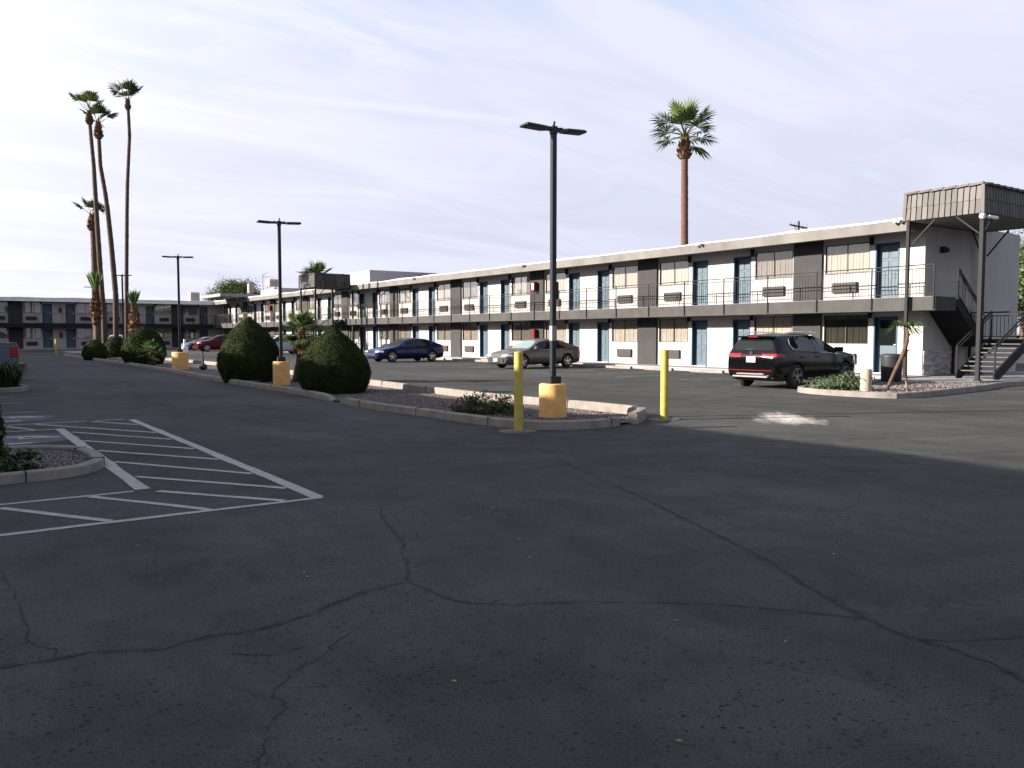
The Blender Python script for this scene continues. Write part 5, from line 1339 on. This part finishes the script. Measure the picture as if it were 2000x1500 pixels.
def make_car(name, label, cat, loc, heading, spec, paint, group=None, regions=(), rimm='rim', glass='carglass', wglass=None, spokes=5, body_extra=None):
    root = thing(name, label, cat, loc, heading, group)
    st_ = spec['st']; n = 9; V = []; F = []; mi = []
    full = 2 * n - 2
    for s_ in st_:
        p = ring(s_)
        V += [(s_[0], y, z) for y, z in p] + [(s_[0], -y, z) for y, z in p[1:-1][::-1]]
    def seg(i):
        for j in range(full):
            j2 = (j + 1) % full
            F.append((i * full + j, i * full + j2, (i + 1) * full + j2, (i + 1) * full + j))
            jj = j if j < n - 1 else full - 1 - j
            a, b = st_[i][6], st_[i + 1][6]
            m_ = 0
            if jj == 4 and (a or b) and not (a == 2 and b == 2) and not (a == 2 and b == 1 and st_[i][0] - st_[i + 1][0] < .15):
                m_ = 1
                if i == spec['rear'][0]: m_ = 0
                if a == 0 and b == 1: m_ = 1
            if jj in (6, 7):
                if i == spec['wind'][0]: m_ = 2
                if i == spec['rear'][0]: m_ = 3
            mi.append(m_)
    for i in range(len(st_) - 1): seg(i)
    F.append(tuple(range(full))); mi.append(0)
    F.append(tuple((len(st_) - 1) * full + k_ for k_ in range(full))[::-1]); mi.append(0)
    me = bpy.data.meshes.new('tmp'); me.from_pydata(V, [], F)
    mats = [paint, M[glass], M[wglass or glass], M[glass], M['arch']]
    for m_ in mats: me.materials.append(m_)
    me.polygons.foreach_set('material_index', mi); me.update()
    # crease window borders and sills
    cre = me.attributes.new('crease_edge', 'FLOAT', 'EDGE')
    ek = {}
    for p in me.polygons:
        for a, b in p.edge_keys: ek.setdefault((min(a, b), max(a, b)), []).append(p.material_index)
    for e in me.edges:
        k_ = tuple(sorted(e.vertices)); ms_ = ek.get(k_, [])
        c = 0.0
        if len(set(ms_)) > 1: c = 0.75
        a, b = e.vertices
        ja, jb = a % full, b % full
        if ja == jb and ja in (1, full - 1): c = 0.5
        if ja == jb and ja in (4, full - 4) : c = max(c, 0.35)
        if (a // full == b // full) and a // full in (0, len(st_) - 1): c = max(c, .25)
        cre.data[e.index].value = c
    ob = bpy.data.objects.new('tmp', me); COL.objects.link(ob)
    sb = ob.modifiers.new('s', 'SUBSURF'); sb.levels = 3; sb.render_levels = 3
    cut = MB()
    for ax in spec['ax']:
        for s_ in (-1, 1): cut.tube([(ax, s_ * .58, spec['wr'] + .01), (ax, s_ * 1.3, spec['wr'] + .01)], spec['wr'] + .055, 32)
    cm = cut.build('tmpcut', M['arch'])
    import bmesh
    bmx = bmesh.new(); bmx.from_mesh(cm.data); bmesh.ops.recalc_face_normals(bmx, faces=bmx.faces); bmx.to_mesh(cm.data); bmx.free()
    bmx = bmesh.new(); bmx.from_mesh(me); bmesh.ops.recalc_face_normals(bmx, faces=bmx.faces); bmx.to_mesh(me); bmx.free()
    bo = ob.modifiers.new('b', 'BOOLEAN'); bo.operation = 'DIFFERENCE'; bo.object = cm; bo.solver = 'EXACT'; bo.material_mode = 'TRANSFER'
    dg = bpy.context.evaluated_depsgraph_get(); dg.update()
    ev = bpy.data.meshes.new_from_object(ob.evaluated_get(dg))
    bpy.data.objects.remove(ob); bpy.data.objects.remove(cm)
    co_ = np.empty(len(ev.vertices) * 3); ev.vertices.foreach_get('co', co_); co_ = co_.reshape(-1, 3)
    groups = {}
    matnames = [m_.name for m_ in ev.materials]
    reg = {}
    for p in ev.polygons:
        key = matnames[p.material_index] if p.material_index < len(matnames) else 'x'
        c = p.center; nm = p.normal
        if key == M['arch'].name: kk_ = ('wheel_arch', 'arch')
        elif p.material_index == 0:
            kk_ = ('body', None)
            for rn, rm, test in regions:
                if test(c.x, abs(c.y), c.z, nm): kk_ = (rn, rm); 
        elif p.material_index == 1: kk_ = ('side_window', glass, c.y > 0)
        elif p.material_index == 2: kk_ = ('windscreen', wglass or glass)
        else: kk_ = ('rear_window', glass)
        if kk_[0] in ('tail_lamp', 'headlight', 'wheel_arch'): kk_ = (*kk_[:2], c.y > 0) if kk_[0] != 'wheel_arch' else (*kk_, c.y > 0, c.x > 0)
        groups.setdefault(kk_, []).append(tuple(p.vertices))
    for kk_, fs in groups.items():
        used = sorted({i for f in fs for i in f}); mp_ = {a: b for b, a in enumerate(used)}
        mm_ = MB(); mm_.v = [tuple(co_[i]) for i in used]; mm_.f = [tuple(mp_[i] for i in f) for f in fs]
        m_ = paint if kk_[1] is None else M[kk_[1]]
        mm_.build(kk_[0], m_, root, True, 40)
    bpy.data.meshes.remove(ev)
    # wheels
    wr = spec['wr']
    for ax in spec['ax']:
        for s_ in (-1, 1):
            y0 = s_ * (spec['W'] - .205); y1 = s_ * (spec['W'] + .005)
            tmb = MB(); prof_ = []
            ty = [(wr * .66, 0), (wr * .93, 0.005), (wr, .04), (wr, .17), (wr * .93, .205), (wr * .66, .21)]
            b = 0; nn = 32
            for r_, d in ty:
                for k_ in range(nn):
                    a = 2 * math.pi * k_ / nn; tmb.v.append((ax + r_ * math.cos(a), y0 + s_ * d, wr + r_ * math.sin(a)))
            for i in range(len(ty) - 1):
                for k_ in range(nn): tmb.f.append((i * nn + k_, i * nn + (k_ + 1) % nn, (i + 1) * nn + (k_ + 1) % nn, (i + 1) * nn + k_))
            tmb.f.append(tuple(range(nn)))
            ty_o = tmb.build('wheel', M['tyre'], root, True, 40)
            rm = MB(); R_ = wr * .67
            for k_ in range(nn):       # barrel and lip
                a0, a1 = 2 * math.pi * k_ / nn, 2 * math.pi * (k_ + 1) / nn
                for (ra, da), (rb, db) in (((R_, .208), (R_ * .93, .212)), ((R_ * .93, .212), (R_ * .90, .10))):
                    rm.add([(ax + r_ * math.cos(a), y0 + s_ * d, wr + r_ * math.sin(a)) for r_, d, a in ((ra, da, a0), (ra, da, a1), (rb, db, a1), (rb, db, a0))], [(0, 1, 2, 3)])
            for k_ in range(spokes):
                a = 2 * math.pi * k_ / spokes + .3
                for off in (-.16, .16):
                    dirv = Vector((math.cos(a + off * .9), 0, math.sin(a + off * .9))); 
                    p0 = Vector((ax, y0 + s_ * .175, wr)) + Vector((math.cos(a + off * 2), 0, math.sin(a + off * 2))) * R_ * .16
                    rm.beam(p0, Vector((ax, y0 + s_ * .195, wr)) + dirv * R_ * .93, .034, .03)
            rm.tube([(ax, y0 + s_ * .15, wr), (ax, y0 + s_ * .195, wr)], R_ * .22, 14)
            rm.build('rim', M[rimm], ty_o)
            bk = MB(); bk.tube([(ax, y0 + s_ * .06, wr), (ax, y0 + s_ * .10, wr)], R_ * .9, 24); bk.build('brake', M['plastic'], ty_o)
    W_ = spec['W']; zb0 = st_[5][1]; zl0 = st_[6][2]
    for s_ in (-1, 1):
        sm_ = MB()
        for x_ in (.72, -.40, -1.16):
            sm_.tube([(x_, s_ * (W_ * .985 - .006), zb0 + .09), (x_ - .01, s_ * (W_ + .002), (zb0 + zl0) / 2 + .02), (x_ - .02, s_ * (W_ * .985 - .004), zl0 - .01)], .0075, 6)
        sm_.tube([(.72, s_ * (W_ * .985 - .002), zb0 + .10), (-.3, s_ * (W_ * .985 - .002), zb0 + .10), (-1.0, s_ * (W_ * .985 - .002), zb0 + .10)], .007, 6)
        sm_.build('door_seam', M['arch'], root)
    # mirrors, door handles
    zb_ = st_[4][2]
    for s_ in (-1, 1):
        mm_ = MB(); x_ = st_[4][0] - .28
        mm_.bbox(x_ - .07, s_ * (spec['W'] + .02), zb_ + .06, x_ + .06, s_ * (spec['W'] + .20), zb_ + .20, .03); mm_.beam((x_, s_ * (spec['W'] - .06), zb_ + .05), (x_, s_ * (spec['W'] + .06), zb_ + .1), .05)
        mm_.build('mirror', paint, root)
        for x_ in (-.28, -1.12):
            hh = MB(); hh.bbox(x_ - .1, s_ * (spec['W'] + .004), zb_ - .11, x_ + .1, s_ * (spec['W'] + .03), zb_ - .08, .008); hh.build('door_handle', paint, root)
    if body_extra: body_extra(root)
    return root
# ---- black SUV
P_black = carpaint('black_car_paint', (0.0015, 0.0018, 0.0025), .12, .0)
def suv_extra(root):
    sp = MB(); sp.bbox(-2.26, -.60, 1.53, -1.92, .60, 1.585, .02); sp.build('spoiler', P_black, root)
    bl = MB(); bl.box(-2.272, -.16, 1.54, -2.262, .16, 1.57); bl.build('brake_light', M['taillamp'], root)
    pl_ = MB(); pl_.bbox(-2.372, -.155, .80, -2.352, .155, .96, .003); pl_.build('licence_plate', M['plate'], root)
    bar = MB(); bar.bbox(-2.362, -.62, 1.008, -2.328, .62, 1.022, .003); bar.build('lamp_bar', M['taillamp'], root)
    em = MB(); em.tube([(-2.36, 0, 1.08), (-2.32, 0, 1.08)], .055, 14); em.build('emblem', M['chrome'], root)
    sk_ = MB(); sk_.bbox(-2.43, -.62, .34, -2.2, .62, .40, .02); sk_.bbox(-2.42, -.48, .43, -2.2, .48, .47, .015); sk_.build('skid_trim', M['silvertrim'], root)
    rf = MB(); rf.bbox(-2.405, -.74, .55, -2.25, .74, .568, .005); rf.build('reflector', M['taillamp'], root)
    wp_ = MB(); wp_.beam((-2.24, -.05, 1.2), (-2.26, .25, 1.18), .02); wp_.build('wiper', M['plastic'], root)
    for s_ in (-1, 1):
        rr = MB(); rr.tube([(.1, s_ * .66, 1.65), (-.4, s_ * .69, 1.705), (-1.3, s_ * .69, 1.70), (-1.85, s_ * .65, 1.64)], .018, 6); rr.build('roof_rail', M['chrome'], root)
        ch = MB(); ch.tube([(-1.60, s_ * .955, 1.16), (-1.45, s_ * .955, 1.135), (-.4, s_ * .962, 1.085), (.9, s_ * .955, 1.03)], .011, 5)
        ch.tube([(-1.60, s_ * .955, 1.16), (-1.70, s_ * .87, 1.33), (-1.62, s_ * .78, 1.48)], .011, 5); ch.build('window_trim', M['chrome'], root)
        cl = MB(); cl.bbox(-.95, s_ * .93, .24, .95, s_ * .985, .33, .02); cl.build('sill_cladding', M['plastic'], root)
def h_suv(x, y, z, n): return x < -2.0 and .955 < z < 1.055 and y > .38
make_car('parked_suv', 'glossy black SUV parked nose-in by the corner rooms, its rear lamps and plate facing us', 'SUV', (22.50, 16.43, 0), R(4), SUV, P_black,
         'parked vehicles', [('tail_lamp', 'taillamp', h_suv), ('lower_cladding', 'plastic', lambda x, y, z, n: z < .36), ('headlight', 'headlamp', lambda x, y, z, n: x > 1.95 and .82 < z < .92 and y > .5)], rimm='rimdark', body_extra=suv_extra)
# ---- grey sedan, nose towards us
P_grey = carpaint('grey_car_paint', (0.105, 0.093, 0.088), .24, .35)
def mal_extra(root):
    gr = MB()
    gr.bbox(2.18, -.62, .33, 2.365, .62, .50, .03); gr.build('lower_grille', M['plastic'], root)
    gc = MB(); gc.bbox(2.2, -.70, .515, 2.375, .70, .545, .01); gc.bbox(2.2, -.66, .30, 2.372, .66, .325, .01)
    for s_ in (-1, 1): gc.beam((2.30, s_ * .66, .32), (2.27, s_ * .80, .53), .03)
    gc.build('chrome_surround', M['chrome'], root)
    pl_ = MB(); pl_.bbox(2.37, -.155, .36, 2.39, .155, .50, .003); pl_.build('licence_plate', M['plate'], root)
    for s_ in (-1, 1):
        fl = MB(); fl.bbox(2.13, s_ * .58, .60, 2.31, s_ * .80, .66, .015); fl.build('headlight_strip', M['headlamp'], root)
        ch = MB(); ch.tube([(.85, s_ * .93, .885), (-.4, s_ * .935, .935), (-1.35, s_ * .925, .965)], .010, 5); ch.build('window_trim', M['chrome'], root)
REG_S = [('headlight', 'headlamp', lambda x, y, z, n: x > 1.95 and .60 < z < .70 and y > .45), ('tail_lamp', 'taillamp', lambda x, y, z, n: x < -2.08 and .78 < z < .93 and y > .42),
         ('lower_bumper', 'plastic', lambda x, y, z, n: z < .25)]
make_car('parked_sedan', 'brown-grey sedan parked tail-in, its chrome grille facing the lot behind the left yellow bollard', 'car', (24.45, 32.98, 0), R(182), SEDAN, P_grey,
         'parked vehicles', REG_S, wglass='carglasslight', body_extra=mal_extra)
P_blue = carpaint('dark_blue_car_paint', (0.005, 0.011, 0.058), .16, .2)
def blue_extra(root):
    gr = MB(); gr.bbox(2.2, -.55, .36, 2.36, .55, .60, .04); gr.build('grille', M['plastic'], root)
    for s_ in (-1, 1):
        fl = MB(); fl.bbox(2.10, s_ * .60, .60, 2.29, s_ * .82, .665, .015); fl.build('headlight_strip', M['headlamp'], root)
make_car('parked_sedan', 'dark blue fastback sedan parked tail-in behind the right big bush', 'car', (23.72, 45.25, 0), R(184), SEDAN, P_blue, 'parked vehicles', REG_S, body_extra=blue_extra)
P_sil = carpaint('silver_blue_car_paint', (0.16, 0.19, 0.22), .3, .5)
make_car('parked_sedan', 'pale silver-blue sedan parked at the far end beside the red one', 'car', (24.3, 92.8, 0), R(186), SEDAN, P_sil, 'parked vehicles', REG_S)
P_red = carpaint('red_car_paint', (0.07, 0.006, 0.008), .25, .3)
make_car('parked_suv', 'dark red vehicle at the far end left of the big bushes', 'SUV', (23.55, 84.3, 0), R(178), SUV, P_red, 'parked vehicles', [('headlight', 'headlamp', lambda x, y, z, n: x > 1.95 and .82 < z < .92 and y > .5)])
P_white = carpaint('white_car_paint', (0.42, 0.44, 0.47), .3, .0)
make_car('parked_suv', 'white vehicle behind the second lamp post', 'SUV', (24.3, 69.3, 0), R(176), SUV, P_white, 'parked vehicles', [('headlight', 'headlamp', lambda x, y, z, n: x > 1.95 and .82 < z < .92 and y > .5)])
make_car('parked_suv', 'white vehicle glimpsed between the palm trunks, red tail lamp showing', 'SUV', (16.9, 99.5, 0), R(75), SUV, P_white, 'parked vehicles', [('tail_lamp', 'taillamp', lambda x, y, z, n: x < -2.0 and .8 < z < 1.25 and y > .5)])

# ---- pickup at the left edge
P_pick = carpaint('slate_blue_car_paint', (0.07, 0.09, 0.11), .35, .3)
pk = thing('pickup_truck', 'slate blue pickup truck at the left edge, its bed and red tail lamp showing', 'pickup truck', (-0.5, 34.3, 0), R(180), 'parked vehicles')
b = MB()   # local +x forward (world -x); tail at local x=-2.95
b.bbox(-2.95, -.95, .60, -.95, -.88, 1.32, .02); b.bbox(-2.95, .88, .60, -.95, .95, 1.32, .02); b.bbox(-2.94, -.879, .60, -.96, .879, .72, .01); b.bbox(-.95, -.95, .55, -.9, .95, 1.34, .01)
b.build('bed', P_pick, pk)
b = MB(); b.bbox(-3.0, -.86, .64, -2.955, .86, 1.30, .015); b.build('tailgate', P_pick, pk)
b = MB(); b.bbox(-2.96, -.965, 1.322, -.95, -.88, 1.345, .008); b.bbox(-2.96, .88, 1.322, -.95, .965, 1.345, .008); b.build('bed_rail', M['silvertrim'], pk)
for s_ in (-1, 1):
    b = MB(); b.bbox(-3.01, s_ * .84, .84, -2.74, s_ * .975, 1.22, .02); b.build('tail_lamp', M['taillamp'], pk)
b = MB(); b.bbox(-3.22, -.92, .46, -2.98, .92, .62, .03); b.build('rear_bumper', M['plastic'], pk)
b = MB(); vs = []
cab = [(-.9, .5), (-.9, 1.25), (-.78, 1.82), (.55, 1.86), (1.15, 1.28), (2.55, 1.12), (2.75, .95), (2.75, .45), (-.9, .45)]
for y in (-.93, .93): vs += [(x, y * (.86 if z > 1.5 else 1), z) for x, z in cab]
n = len(cab); b.add(vs, [tuple(range(n)), tuple(range(n, 2 * n))[::-1]] + [(i, (i + 1) % n, n + (i + 1) % n, n + i) for i in range(n)]); b.build('cab', P_pick, pk)
for s_ in (-1, 1):
    b = MB(); b.add([(-.75, s_ * .9345, 1.27), (-.68, s_ * .84, 1.74), (.48, s_ * .84, 1.76), (.95, s_ * .9345, 1.29)], [(0, 1, 2, 3)]); b.build('side_window', M['carglass'], pk)
for ax in (-2.0, 1.75):
    for s_ in (-1, 1):
        b = MB(); b.tube([(ax, s_ * .68, .38), (ax, s_ * .94, .38)], .38, 28); w_ = b.build('wheel', M['tyre'], pk)
        b = MB(); b.tube([(ax, s_ * .941, .38), (ax, s_ * .955, .38)], .24, 20); b.build('rim', M['rim'], w_)
